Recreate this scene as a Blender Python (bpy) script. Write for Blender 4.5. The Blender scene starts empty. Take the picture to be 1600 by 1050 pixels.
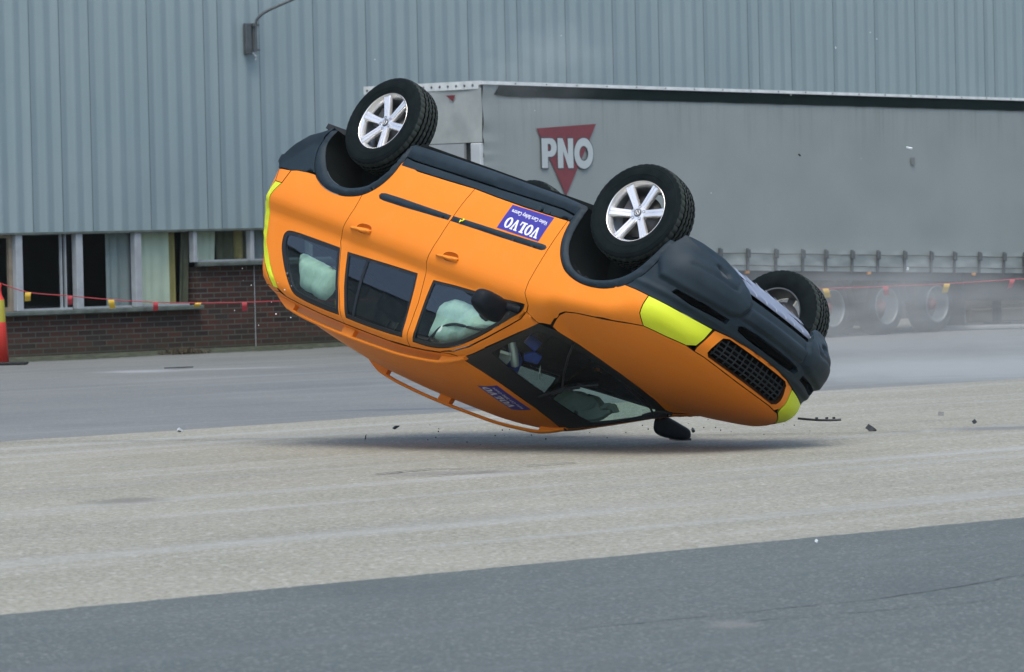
import bpy, bmesh, math, random
import numpy as np
from mathutils import Vector, Matrix
from mathutils.geometry import delaunay_2d_cdt
random.seed(7); rng = np.random.default_rng(7)
scn = bpy.context.scene
COL = scn.collection
R_ = math.radians

# ============================================================ camera, world, sun, exposure
cam_data = bpy.data.cameras.new("camera"); cam = bpy.data.objects.new("camera", cam_data)
COL.objects.link(cam); scn.camera = cam
EYE = Vector((0, 0, 1.52)); ROLL = math.atan(0.0235)
_yh = 213 + 0.0235 * 6650
_p = math.atan((525 - _yh) * math.cos(ROLL) / 7400.)
_f = Vector((0, math.cos(_p), -math.sin(_p))); _r0 = Vector((1, 0, 0)); _u0 = _r0.cross(_f)
_r = _r0 * math.cos(ROLL) - _u0 * math.sin(ROLL); _u = _r0 * math.sin(ROLL) + _u0 * math.cos(ROLL)
M = Matrix((( _r.x, _u.x, -_f.x, EYE.x), (_r.y, _u.y, -_f.y, EYE.y), (_r.z, _u.z, -_f.z, EYE.z), (0, 0, 0, 1)))
cam.matrix_world = M
cam_data.sensor_width = 36; cam_data.lens = 36 * 7400 / 1600.
cam_data.clip_start = .5; cam_data.clip_end = 2000
cam_data.dof.use_dof = True; cam_data.dof.focus_distance = 33.2; cam_data.dof.aperture_fstop = 9

SUN_EL, SUN_AZ = R_(67), R_(182)        # azimuth clockwise from +Y (north)
world = bpy.data.worlds.new("World"); scn.world = world; world.use_nodes = True
wn = world.node_tree; wn.nodes.clear()
sky = wn.nodes.new('ShaderNodeTexSky'); sky.sky_type = 'NISHITA'; sky.sun_disc = False
sky.sun_elevation = SUN_EL; sky.sun_rotation = SUN_AZ; sky.air_density = 1.0; sky.dust_density = 3.0; sky.ozone_density = 1.0
bg = wn.nodes.new('ShaderNodeBackground'); bg.inputs[1].default_value = 0.145
wo = wn.nodes.new('ShaderNodeOutputWorld')
wn.links.new(sky.outputs[0], bg.inputs[0]); wn.links.new(bg.outputs[0], wo.inputs[0])
sd = bpy.data.lights.new("sun", 'SUN'); sd.energy = 1.1; sd.angle = R_(35); sd.color = (1, .97, .90)
sun = bpy.data.objects.new("sun", sd); COL.objects.link(sun)
_sd = Vector((math.sin(SUN_AZ) * math.cos(SUN_EL), math.cos(SUN_AZ) * math.cos(SUN_EL), math.sin(SUN_EL)))
sun.rotation_euler = (-_sd).to_track_quat('-Z', 'Y').to_euler()
sun.location = (-20, -20, 60)
scn.view_settings.view_transform = 'Standard'; scn.view_settings.look = 'None'
scn.view_settings.exposure = 0.95; scn.view_settings.gamma = 1
scn.render.engine = 'CYCLES'
scn.cycles.max_bounces = 8; scn.cycles.transparent_max_bounces = 16

# ============================================================ materials
def lin(r, g, b):
    f = lambda c: (c / 255. / 12.92) if c / 255. <= .04045 else ((c / 255. + .055) / 1.055) ** 2.4
    return (f(r), f(g), f(b), 1)
MATS = {}
TONE = .82          # common factor on every base colour, balanced against the exposure
class NT:
    def __init__(s, name):
        s.m = bpy.data.materials.new(name); s.m.use_nodes = True; s.t = s.m.node_tree; s.n = s.t.nodes; s.l = s.t.links
        s.b = s.n['Principled BSDF']; MATS[name] = s.m
    def node(s, typ, ins=None, **kw):
        n = s.n.new(typ)
        for k, v in kw.items(): setattr(n, k, v)
        for k, v in (ins or {}).items():
            if isinstance(v, bpy.types.NodeSocket): s.l.new(v, n.inputs[k])
            else: n.inputs[k].default_value = v
        return n
    def coord(s, which='Object', scale=None, rot=None):
        c = s.node('ShaderNodeTexCoord').outputs[which]
        if scale or rot: c = s.node('ShaderNodeMapping', {'Vector': c, 'Scale': scale or (1, 1, 1), 'Rotation': rot or (0, 0, 0)}).outputs[0]
        return c
    def noise(s, vec, scale, detail=4, rough=.55, dist=0):
        return s.node('ShaderNodeTexNoise', {'Vector': vec, 'Scale': scale, 'Detail': detail, 'Roughness': rough, 'Distortion': dist}).outputs[0]
    def ramp(s, fac, stops):
        r = s.node('ShaderNodeValToRGB', {0: fac}); e = r.color_ramp.elements
        while len(e) < len(stops): e.new(.5)
        for i, (p, c) in enumerate(stops):
            e[i].position = p; e[i].color = c if not isinstance(c, (int, float)) else (c, c, c, 1)
        return r.outputs[0]
    def mix(s, fac, a, b, mode='MIX'):
        n = s.node('ShaderNodeMix', data_type='RGBA', blend_type=mode)
        for k, v in ((0, fac), (6, a), (7, b)):
            if isinstance(v, bpy.types.NodeSocket): s.l.new(v, n.inputs[k])
            else: n.inputs[k].default_value = v
        return n.outputs[2]
    def math(s, op, a, b=0.):
        n = s.node('ShaderNodeMath', operation=op)
        for k, v in ((0, a), (1, b)):
            if isinstance(v, bpy.types.NodeSocket): s.l.new(v, n.inputs[k])
            else: n.inputs[k].default_value = v
        return n.outputs[0]
    def bump(s, h, strength=.3, dist=.01):
        b = s.node('ShaderNodeBump', {'Height': h, 'Strength': strength, 'Distance': dist}); s.l.new(b.outputs[0], s.b.inputs['Normal'])
    def set(s, **kw):
        if 'color' in kw: kw['color'] = s.mix(1., kw['color'], (TONE, TONE, TONE, 1), 'MULTIPLY')
        for k, v in kw.items():
            k = {'color': 'Base Color', 'rough': 'Roughness', 'metal': 'Metallic', 'spec': 'Specular IOR Level', 'coat': 'Coat Weight', 'coat_rough': 'Coat Roughness', 'sheen': 'Sheen Weight'}[k]
            if isinstance(v, bpy.types.NodeSocket): s.l.new(v, s.b.inputs[k])
            else: s.b.inputs[k].default_value = v
        return s
def plain(name, col, rough=.6, metal=0, var=.12, scale=8, spec=.5, bump=0, bscale=200):
    t = NT(name); n = t.noise(t.coord(), scale, 5)
    c = t.mix(t.ramp(n, [(.3, 0.), (.7, 1.)]), tuple(v * (1 - var) for v in col[:3]) + (1,), tuple(min(1, v * (1 + var)) for v in col[:3]) + (1,))
    t.set(color=c, rough=rough, metal=metal, spec=spec)
    if bump: t.bump(t.noise(t.coord(), bscale, 2), bump, .002)
    return t.m
def back_dark(t, col):
    g = t.node('ShaderNodeNewGeometry').outputs['Backfacing']
    return t.mix(g, col, (.012, .013, .014, 1))

t = NT('orange_paint'); c = t.coord()
col = t.mix(t.noise(c, 1.7, 3), (.90, .245, .014, 1), (.93, .272, .020, 1))
dust = t.ramp(t.noise(c, 9, 6, .7), [(.45, 0.), (.85, .10)])
col = t.mix(dust, col, (.80, .42, .16, 1))
t.set(color=back_dark(t, col), rough=.5, spec=.22); t.bump(t.noise(c, 350, 2), .06, .001)
t = NT('yellow_film'); t.set(color=back_dark(t, t.mix(t.noise(t.coord(), 5), (.70, .80, .02, 1), (.76, .85, .04, 1))), rough=.5, spec=.35)
t = NT('dark_plastic'); c = t.coord()
col = t.mix(t.ramp(t.noise(c, 6, 6, .65), [(.35, 0.), (.75, 1.)]), (.015, .027, .036, 1), (.024, .040, .051, 1))
scr = t.ramp(t.noise(t.coord('Object', (3, 14, 30)), 4, 6, .75), [(.66, 0.), (.74, 1.)])
col = t.mix(t.math('MULTIPLY', scr, .28), col, (.13, .145, .15, 1))
t.set(color=back_dark(t, col), rough=.55, spec=.15); t.bump(t.noise(c, 500, 2), .25, .0008)
plain('black_trim', (.007, .010, .012), .45, 0, .2, 20)
plain('well_liner', (.006, .009, .009), .9, 0, .4, 6, .1, .4, 60)
plain('cabin_dark', (.018, .022, .024), .8, 0, .3, 6, .3)
plain('seat_fabric', (.03, .034, .038), .9, 0, .3, 12, .2)
t = NT('rubber'); c = t.coord()
t.set(color=t.mix(t.ramp(t.noise(c, 11, 5, .7), [(.4, 0.), (.8, 1.)]), (.005, .009, .010, 1), (.012, .018, .019, 1)), rough=.8, spec=.06); t.bump(t.noise(c, 180, 2), .2, .001)
t = NT('tread_rubber'); c = t.coord()
t.set(color=t.mix(t.ramp(t.noise(c, 14, 5, .7), [(.4, 0.), (.8, 1.)]), (.026, .034, .030, 1), (.048, .057, .050, 1)), rough=.85, spec=.2)
plain('alloy', (.97, .96, .93), .24, .72, .03, 10, .5)
plain('alloy_dark', (.09, .10, .105), .5, .3, .2, 8)
plain('brake_metal', (.07, .07, .068), .5, .6, .2, 14)
t = NT('airbag'); c = t.coord(); t.set(color=t.mix(t.noise(c, 14, 5), (.50, .64, .56, 1), (.64, .76, .67, 1)), rough=.8); t.bump(t.noise(t.coord('Object', (6, 1, 2)), 8, 4), .5, .02)
plain('panel_edge', (.05, .018, .006), .8, 0, .1, 20, .1)
plain('blue_cloth', (.02, .06, .38), .5, 0, .4, 12)
plain('glint_white', (.92, .93, .96), .2, .5, .03)
plain('decal_blue', lin(58, 52, 150)[:3], .45, 0, .05, 6)
plain('decal_white', (.82, .83, .86), .5, 0, .03)
plain('target_yellow', (.85, .85, .02), .5, 0, .03)
plain('mirror_shell', (.006, .010, .014), .6, 0, .1, 20, .15)
plain('recess_shade', (.002, .003, .003), .95, 0, .1, 20, .05)  # near black: depth shade of grille, slots and tread grooves put into colour
plain('skid_silver', (.19, .215, .28), .4, .2, .06, 6)
plain('skid_rib', (.88, .89, .93), .25, .4, .04, 6)
def glassmat(name, tint, gloss=.09, rough=.02):
    m = bpy.data.materials.new(name); m.use_nodes = True; nt = m.node_tree; nt.nodes.clear()
    o = nt.nodes.new('ShaderNodeOutputMaterial'); tr = nt.nodes.new('ShaderNodeBsdfTransparent'); tr.inputs[0].default_value = tint
    gl = nt.nodes.new('ShaderNodeBsdfGlossy'); gl.inputs['Roughness'].default_value = rough; gl.inputs[0].default_value = (.9, .95, 1, 1)
    lw = nt.nodes.new('ShaderNodeLayerWeight'); lw.inputs['Blend'].default_value = .5
    fr = nt.nodes.new('ShaderNodeMath'); fr.operation = 'POWER'; fr.inputs[1].default_value = 4.5; nt.links.new(lw.outputs['Facing'], fr.inputs[0])
    mp = nt.nodes.new('ShaderNodeMath'); mp.operation = 'MULTIPLY_ADD'; mp.inputs[1].default_value = .9; mp.inputs[2].default_value = gloss; mp.use_clamp = True
    mx = nt.nodes.new('ShaderNodeMixShader')
    nt.links.new(fr.outputs[0], mp.inputs[0]); nt.links.new(mp.outputs[0], mx.inputs[0]); nt.links.new(tr.outputs[0], mx.inputs[1]); nt.links.new(gl.outputs[0], mx.inputs[2])
    nt.links.new(mx.outputs[0], o.inputs[0]); MATS[name] = m; return m
glassmat('car_glass', (.70, .82, .77, 1), .085)
glassmat('privacy_glass', (.28, .34, .33, 1), .07)
glassmat('screen_glass', (.70, .82, .78, 1), .05)
glassmat('window_glass', (.88, .94, .91, 1), .03)

# ============================================================ object helpers
def tag(o, label=None, cat=None, group=None, kind=None):
    if label: o['label'] = label
    if cat: o['category'] = cat
    if group: o['group'] = group
    if kind: o['kind'] = kind
    return o
def empty(name, loc=(0, 0, 0), rotz=0, parent=None):
    o = bpy.data.objects.new(name, None); COL.objects.link(o); o.location = loc; o.rotation_euler = (0, 0, rotz)
    o.empty_display_size = .2
    if parent: o.parent = parent
    return o
class MB:
    """mesh builder: collects boxes, tubes, lathes, then links ONE mesh object"""
    def __init__(s): s.v = []; s.f = []; s.mi = []; s.sm = []
    def add(s, vs, fs, mi=0, smooth=False):
        k = len(s.v); s.v += [tuple(map(float, p)) for p in vs]; s.f += [tuple(i + k for i in f) for f in fs]
        s.mi += [mi] * len(fs); s.sm += [smooth] * len(fs); return s
    def box(s, c, d, rot=None, bev=0, mi=0):
        x, y, z = d[0] / 2, d[1] / 2, d[2] / 2
        if bev:
            b = min(bev, x * .9, y * .9, z * .9); pts = []
            bm = bmesh.new(); bmesh.ops.create_cube(bm, size=1); bmesh.ops.scale(bm, vec=d, verts=bm.verts)
            bmesh.ops.bevel(bm, geom=bm.edges[:], offset=b, segments=2, affect='EDGES', profile=.5)
            vs = [Vector(v.co) for v in bm.verts]; fs = [tuple(v.index for v in f.verts) for f in bm.faces]; bm.free()
        else:
            vs = [Vector((sx * x, sy * y, sz * z)) for sx in (-1, 1) for sy in (-1, 1) for sz in (-1, 1)]
            fs = [(0, 1, 3, 2), (4, 6, 7, 5), (0, 4, 5, 1), (2, 3, 7, 6), (0, 2, 6, 4), (1, 5, 7, 3)]
        if rot is not None: vs = [rot @ v for v in vs]
        return s.add([v + Vector(c) for v in vs], fs, mi, False)
    def tube(s, pts, rad, n=10, mi=0, cap=True):
        pts = [Vector(p) for p in pts]; k = len(pts); rads = rad if hasattr(rad, '__len__') else [rad] * k
        vs = []; up = None
        for i, p in enumerate(pts):
            d = (pts[min(i + 1, k - 1)] - pts[max(i - 1, 0)]).normalized()
            if up is None: up = Vector((0, 0, 1)) if abs(d.z) < .9 else Vector((1, 0, 0))
            a = d.cross(up).normalized(); b = d.cross(a).normalized(); up = -b if False else up
            for j in range(n):
                t = 2 * math.pi * j / n; vs.append(p + (a * math.cos(t) + b * math.sin(t)) * rads[i])
        fs = [(i * n + j, i * n + (j + 1) % n, (i + 1) * n + (j + 1) % n, (i + 1) * n + j) for i in range(k - 1) for j in range(n)]
        s.add(vs, fs, mi, True)
        if cap: s.add(vs[:n], [tuple(range(n))[::-1]], mi); s.add(vs[-n:], [tuple(range(n))], mi)
        return s
    def lathe(s, prof, n=64, axis='y', c=(0, 0, 0), mi=0, smooth=True, closed=False):
        """prof: (along axis, radius)"""
        vs = []
        for (h, r) in prof:
            for j in range(n):
                t = 2 * math.pi * j / n; a, b = r * math.cos(t), r * math.sin(t)
                vs.append({'y': (a, h, b), 'z': (a, b, h), 'x': (h, a, b)}[axis])
        vs = [Vector(v) + Vector(c) for v in vs]; k = len(prof)
        fs = [(i * n + j, i * n + (j + 1) % n, ((i + 1) % k) * n + (j + 1) % n, ((i + 1) % k) * n + j) for i in range(k if closed else k - 1) for j in range(n)]
        return s.add(vs, fs, mi, smooth)
    def prism(s, poly, z0, z1, mi=0, M=None):
        n = len(poly); vs = [Vector((p[0], p[1], z0)) for p in poly] + [Vector((p[0], p[1], z1)) for p in poly]
        if M is not None: vs = [M @ v for v in vs]
        fs = [tuple(range(n))[::-1], tuple(range(n, 2 * n))] + [(i, (i + 1) % n, (i + 1) % n + n, i + n) for i in range(n)]
        return s.add(vs, fs, mi)
    def build(s, name, mats, parent=None, loc=None, fix=True, auto=None):
        me = bpy.data.meshes.new(name); me.from_pydata(s.v, [], s.f)
        if not isinstance(mats, (list, tuple)): mats = [mats]
        for m in mats: me.materials.append(MATS[m])
        me.polygons.foreach_set('material_index', s.mi); me.polygons.foreach_set('use_smooth', s.sm)
        if fix:
            bm = bmesh.new(); bm.from_mesh(me); bmesh.ops.recalc_face_normals(bm, faces=bm.faces); bm.to_mesh(me); bm.free()
        if auto: me.polygons.foreach_set('use_smooth', [True] * len(me.polygons)); me.set_sharp_from_angle(angle=R_(auto))
        me.update(); o = bpy.data.objects.new(name, me); COL.objects.link(o)
        if parent: o.parent = parent
        if loc is not None: o.location = loc
        return o

# ============================================================ planar meshing
def pip(P, poly):
    x, y = P[:, 0], P[:, 1]; ins = np.zeros(len(P), bool); n = len(poly); j = n - 1
    for i in range(n):
        xi, yi = poly[i]; xj, yj = poly[j]
        c = ((yi > y) != (yj > y))
        with np.errstate(divide='ignore', invalid='ignore'): xx = (xj - xi) * (y - yi) / (yj - yi) + xi
        ins ^= c & (x < xx); j = i
    return ins
def segd(P, poly, closed=True):
    A = np.asarray(poly, float); Bp = np.roll(A, -1, 0)
    if not closed: A, Bp = A[:-1], Bp[:-1]
    d = np.full(len(P), 1e9); ab = Bp - A; L = (ab * ab).sum(1) + 1e-12
    for k in range(0, len(P), 4096):
        q = P[k:k + 4096, None, :] - A[None]; t = np.clip((q * ab[None]).sum(2) / L, 0, 1)
        d[k:k + 4096] = np.sqrt(((q - t[..., None] * ab[None]) ** 2).sum(2).min(1))
    return d
def resample(poly, h, closed=True):
    out = []; n = len(poly)
    for i in range(n if closed else n - 1):
        a = np.array(poly[i], float); b = np.array(poly[(i + 1) % n], float); k = max(1, int(math.ceil(np.linalg.norm(b - a) / h)))
        for j in range(k): out.append(a + (b - a) * j / k)
    if not closed: out.append(np.array(poly[-1], float))
    return np.array(out)
def smooth_poly(pts, per=4, closed=False):
    """Catmull-Rom through the points"""
    P = [np.array(p, float) for p in pts]; n = len(P); out = []
    for i in range(n if closed else n - 1):
        g = lambda k: P[k % n] if closed else P[min(max(k, 0), n - 1)]
        p0, p1, p2, p3 = g(i - 1), g(i), g(i + 1), g(i + 2)
        for j in range(per):
            t = j / per; out.append(.5 * ((2 * p1) + (-p0 + p2) * t + (2 * p0 - 5 * p1 + 4 * p2 - p3) * t * t + (-p0 + 3 * p1 - 3 * p2 + p3) * t ** 3))
    if not closed: out.append(P[-1])
    return [tuple(p) for p in out]
def area2(poly):
    p = np.asarray(poly); q = np.roll(p, -1, 0); return float((p[:, 0] * q[:, 1] - q[:, 0] * p[:, 1]).sum())
def shrink(poly, g):
    """move a closed polygon inward by g (outward for negative g)"""
    p = np.asarray(poly, float)
    if area2(p) < 0: p = p[::-1]
    if not g: return p
    a = p - np.roll(p, 1, 0); b = np.roll(p, -1, 0) - p
    a /= np.linalg.norm(a, axis=1, keepdims=True) + 1e-12; b /= np.linalg.norm(b, axis=1, keepdims=True) + 1e-12
    na = np.stack([-a[:, 1], a[:, 0]], 1); nb = np.stack([-b[:, 1], b[:, 0]], 1)
    m = na + nb; m /= np.maximum((m * m).sum(1, keepdims=True) / 2, .6)
    return p + m * g
def clean(poly):
    out = []
    for p in poly:
        p = (float(p[0]), float(p[1]))
        if not out or math.dist(out[-1], p) > 1e-3: out.append(p)
    if math.dist(out[0], out[-1]) < 1e-3: out.pop()
    return out
def triangulate(outers, holes=(), h=.03, union=False, lattice=True):
    V = []; E = []
    for poly in list(outers) + list(holes):
        k = len(V); n = len(poly); V += [tuple(p) for p in poly]; E += [(k + i, k + (i + 1) % n) for i in range(n)]
    allp = np.concatenate([np.asarray(o) for o in outers])
    if lattice:
        x0, y0 = allp.min(0); x1, y1 = allp.max(0)
        X, Y = np.meshgrid(np.arange(x0, x1 + h, h), np.arange(y0, y1 + h, h * .87)); X[1::2] += h / 2
        G = np.stack([X.ravel(), Y.ravel()], 1)
        ok = np.zeros(len(G), bool)
        for o in outers: ok |= pip(G, o)
        for q in holes: ok &= ~pip(G, q)
        for o in list(outers) + list(holes): ok[ok] &= segd(G[ok], o) > h * .45
        V += [tuple(p) for p in G[ok]]
    r = delaunay_2d_cdt([Vector(p) for p in V], E, [], 0, 1e-5)
    Q = np.array([tuple(v) for v in r[0]]); F = [tuple(f) for f in r[2]]
    T = []
    for f in F:
        for i in range(1, len(f) - 1): T.append((f[0], f[i], f[i + 1]))
    T = np.array(T); C3 = Q[T].mean(1)
    ar = np.abs((Q[T[:, 1], 0] - Q[T[:, 0], 0]) * (Q[T[:, 2], 1] - Q[T[:, 0], 1]) - (Q[T[:, 2], 0] - Q[T[:, 0], 0]) * (Q[T[:, 1], 1] - Q[T[:, 0], 1]))
    ok = np.zeros(len(T), bool)
    for o in outers: ok |= pip(C3, o)
    for q in holes: ok &= ~pip(C3, q)
    ok &= ar > 1e-9
    T = T[ok]; used = np.unique(T); remap = -np.ones(len(Q), int); remap[used] = np.arange(len(used))
    return Q[used], remap[T]
# ============================================================ the car's body surface
# ---- implicit body of the car (car space: x forward from front axle, y left, z up) ----
def _pchip(xs, ys):
    xs=np.array(xs,float); ys=np.array(ys,float)
    h=np.diff(xs); d=np.diff(ys)/h
    m=np.zeros(len(xs)); m[1:-1]=np.where(d[:-1]*d[1:]>0, 3*(h[:-1]+h[1:])/((2*h[1:]+h[:-1])/np.where(d[:-1]==0,1,d[:-1])+(h[1:]+2*h[:-1])/np.where(d[1:]==0,1,d[1:])),0)
    m[0]=d[0]; m[-1]=d[-1]
    def fn(x):
        x=np.asarray(x,float); i=np.clip(np.searchsorted(xs,x)-1,0,len(h)-1)
        xc=np.clip(x,xs[0],xs[-1]); t=(xc-xs[i])/h[i]
        v=ys[i]*(2*t**3-3*t**2+1)+h[i]*m[i]*(t**3-2*t**2+t)+ys[i+1]*(-2*t**3+3*t**2)+h[i]*m[i+1]*(t**3-t**2)
        return v+np.where(x<xs[0],(x-xs[0])*m[0],0)+np.where(x>xs[-1],(x-xs[-1])*m[-1],0)
    return fn
YZ=_pchip([.25,.36,.45,.55,.70,.85,1.00,1.07,1.12,1.16,1.19,1.24,1.45,1.60,1.72],
          [.865,.895,.918,.933,.943,.945,.940,.930,.910,.880,.858,.843,.782,.733,.695])
PX=_pchip([-3.9,-3.4,-3.0,-2.4,-1.4,-.4,0,.3,.6,.95],[-.055,-.028,-.012,0,.004,0,-.004,-.018,-.055,-.13])
XC=_pchip([.25,.34,.40,.46,.55,.66,.72,.78,.90,1.0,1.1],[.70,.76,.82,.88,.915,.915,.885,.868,.872,.86,.83])
XR=_pchip([.25,.45,.60,.80,.90,1.0,1.15,1.35,1.5,1.65,1.75],[-3.66,-3.78,-3.83,-3.83,-3.80,-3.79,-3.79,-3.70,-3.62,-3.56,-3.53])
ZH=_pchip([-.5,-.3,0,.3,.6,.75,.85,.92],[1.215,1.195,1.157,1.108,1.033,.98,.945,.91])
ZR=_pchip([-3.9,-3.5,-3.1,-2.6,-1.9,-1.4,-1.1,-.9],[1.62,1.70,1.745,1.76,1.75,1.70,1.648,1.61])
def smax(a,b,k):
    h=np.maximum(k-np.abs(a-b),0)/k
    return np.maximum(a,b)+h*h*k*.25
def _sm(x,a,b):
    t=np.clip((x-a)/(b-a),0,1); return t*t*(3-2*t)
def smin(a,b,k): return -smax(-a,-b,k)
def body(P):
    x,y,z=P[...,0],np.abs(P[...,1]),P[...,2]
    side=(y-(YZ(z)+PX(x)))
    yy=y*y
    front=(x-(XC(z)-.30*yy-.14*yy*yy))*.9
    rear=((XR(z)+.05*yy+.07*yy*yy)-x)*.95
    hood=z-(ZH(x)-.075*yy-(.05+.10*_sm(x,.2,.7))*yy*yy)
    ws=(z-(1.195+(-.30-x)*.540-.10*yy))*.88
    roof=z-(ZR(x)-.075*yy-.05*yy*yy)
    up=smax(ws,roof,.05)
    top=smin(hood,up,.015)
    b=smax(side,smax(front,rear,.05),.13)
    kk=.08+.07*_sm(x,-1.4,-1.0)*(1-_sm(x,-.6,-.3))+.04*_sm(x,.2,.5)
    return smax(b,top,kk)
def grad(P,e=1e-4):
    g=np.stack([body(P+np.eye(3)[i]*e)-body(P-np.eye(3)[i]*e) for i in range(3)],-1)
    return g/np.linalg.norm(g,axis=-1,keepdims=True)
def hit(O,D,t0,t1,n=34):
    """outermost-from-inside crossing along O+tD between t0 (inside) and t1 (outside)"""
    ts=np.linspace(t0,t1,n); lo=np.full(len(O),t0); hi=np.full(len(O),t1); found=np.zeros(len(O),bool)
    prev=body(O+D*ts[0])
    for i in range(1,n):
        v=body(O+D*ts[i]); c=(~found)&(v>0)
        lo[c]=ts[i-1]; hi[c]=ts[i]; found|=c
    for _ in range(20):
        m=(lo+hi)/2; v=body(O+D*m[:,None]); i=v>0
        hi=np.where(i,m,hi); lo=np.where(i,lo,m)
    return O+D*((lo+hi)/2)[:,None]
SF,SR,RF,RR=0.2,-3.2,.7,.6
def wrap(q):
    """(s,z) -> point; s in [SR,SF] is x, beyond it turns round the nose / tail"""
    q=np.asarray(q,float); s,z=q[:,0],q[:,1]
    th=np.where(s>SF,(s-SF)/RF,np.where(s<SR,(s-SR)/RR,0.))
    O=np.stack([np.clip(s,SR,SF),0*s,z],1); D=np.stack([np.sin(th),np.cos(th),0*s],1)
    return hit(O,D,0.,1.3)
def unwrap(P):
    x,y,z=P[:,0],P[:,1],P[:,2]
    s=np.where(x>SF,SF+RF*np.arctan2(x-SF,y),np.where(x<SR,SR-RR*np.arctan2(SR-x,y),x))
    return np.stack([s,z],1)
def over(q):
    """(x,y) -> point on hood, windscreen, roof"""
    q=np.asarray(q,float)
    O=np.stack([q[:,0],q[:,1],0*q[:,0]+.75],1); D=np.tile([0,0,1.],(len(q),1))
    return hit(O,D,0.,1.2)

SCF = SF + RF * math.pi / 2; SCR = SR - RR * math.pi / 2
def WR(q):
    """wrap domain carried past the centre line to the other side"""
    q = np.array(q, float); m = np.ones(len(q))
    a = q[:, 0] > SCF; q[a, 0] = 2 * SCF - q[a, 0]; m[a] = -1
    b = q[:, 0] < SCR; q[b, 0] = 2 * SCR - q[b, 0]; m[b] = -1
    P = wrap(q); P[:, 1] *= m; return P
def XZ(pts):
    """side view points (x, z) -> wrap domain"""
    pts = np.array(pts, float); out = pts.copy(); k = (pts[:, 0] < SR) | (pts[:, 0] > SF)
    if k.any():
        x, z = pts[k].T; a = np.where(x > SF, SF, SCR); b = np.where(x > SF, SCF, SR)
        for _ in range(15):
            m = (a + b) / 2; v = wrap(np.stack([m, z], 1))[:, 0] < x; a = np.where(v, m, a); b = np.where(v, b, m)
        out[k, 0] = (a + b) / 2
    return [tuple(p) for p in out]
def YZF(pts):
    """nose points (y, z) -> wrap domain; negative y is the right half"""
    y, z = np.array(pts, float).T; a = np.full(len(y), SF); b = np.full(len(y), SCF)
    for _ in range(15):
        m = (a + b) / 2; v = wrap(np.stack([m, z], 1))[:, 1] > np.abs(y); a = np.where(v, m, a); b = np.where(v, b, m)
    s = (a + b) / 2; s = np.where(y >= 0, s, 2 * SCF - s); return list(zip(s.tolist(), z.tolist()))
def mirF(poly): return list(poly) + [(2 * SCF - s, z) for s, z in poly[::-1]]
CAR = empty('suv'); 
tag(CAR, 'orange suv flying upside down just above the ground, wheels in the air', 'car')
def drape(name, outers, mat, parent, dom=WR, holes=(), h=.035, gap=.0028, thick=.012, off=0., puff=0., pw=.02, side=1, skirt=True, fn=None, res=None, union=False, flatn=False, edge=None):
    hh = res or h
    outs = [clean(resample(clean(shrink(clean(o), gap)), hh)) for o in outers]
    hol = [clean(resample(clean(shrink(clean(o), -gap)), hh)) for o in holes]
    Q, T = triangulate(outs, hol, h)
    P = dom(Q); N = grad(P)
    o_ = np.full(len(Q), off, float)
    if puff:
        d = np.full(len(Q), 1e9)
        for o in outs + hol: d = np.minimum(d, segd(Q, o))
        tt = np.clip(d / pw, 0, 1); o_ += puff * np.sin(tt * math.pi / 2)
    if fn is not None: o_ += fn(Q, P)
    P = P + N * o_[:, None]
    if side < 0: P[:, 1] *= -1; N[:, 1] *= -1
    a, b, c = P[T[:, 0]], P[T[:, 1]], P[T[:, 2]]; fn_ = np.cross(b - a, c - a)
    fl = (fn_ * N[T[:, 0]]).sum(1) < 0; T = T.copy(); T[fl] = T[fl][:, ::-1]
    if puff or fn is not None:
        a, b, c = P[T[:, 0]], P[T[:, 1]], P[T[:, 2]]; fn_ = np.cross(b - a, c - a); N = np.zeros_like(P)
        for k in range(3): np.add.at(N, T[:, k], fn_)
        N /= np.linalg.norm(N, axis=1, keepdims=True) + 1e-12
    verts = P.tolist(); faces = T.tolist(); nt = len(faces)
    if skirt:
        cnt = {}
        for f in faces:
            for i in range(3): cnt[(f[i], f[(i + 1) % 3])] = 1
        be = [e for e in cnt if (e[1], e[0]) not in cnt]
        idx = {}
        for e in be:
            for v in e:
                if v not in idx: idx[v] = len(verts); verts.append((P[v] - N[v] * (thick + (puff if puff > 0 else 0))).tolist())
        faces += [(e[1], e[0], idx[e[0]], idx[e[1]]) for e in be]
    me = bpy.data.meshes.new(name); me.from_pydata(verts, [], faces); me.materials.append(MATS[mat])
    me.polygons.foreach_set('use_smooth', [True] * len(faces))
    if mat == 'orange_paint' and thick >= .012 and not puff:
        me.materials.append(MATS['panel_edge']); me.polygons.foreach_set('material_index', [0] * nt + [1] * (len(faces) - nt))
    me.update()
    ln = []
    for i, f in enumerate(faces):
        if i < nt: ln += [tuple(N[v]) for v in f]
        else: nn = me.polygons[i].normal; ln += [tuple(nn)] * len(f)
    me.normals_split_custom_set(ln)
    o = bpy.data.objects.new(name, me); COL.objects.link(o); o.parent = parent
    return o
def both(name, outers, mat, parent=None, **kw):
    return [drape(name, outers, mat, (parent[i] if parent else CAR), side=s, **kw) for i, s in enumerate((1, -1))]

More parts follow.
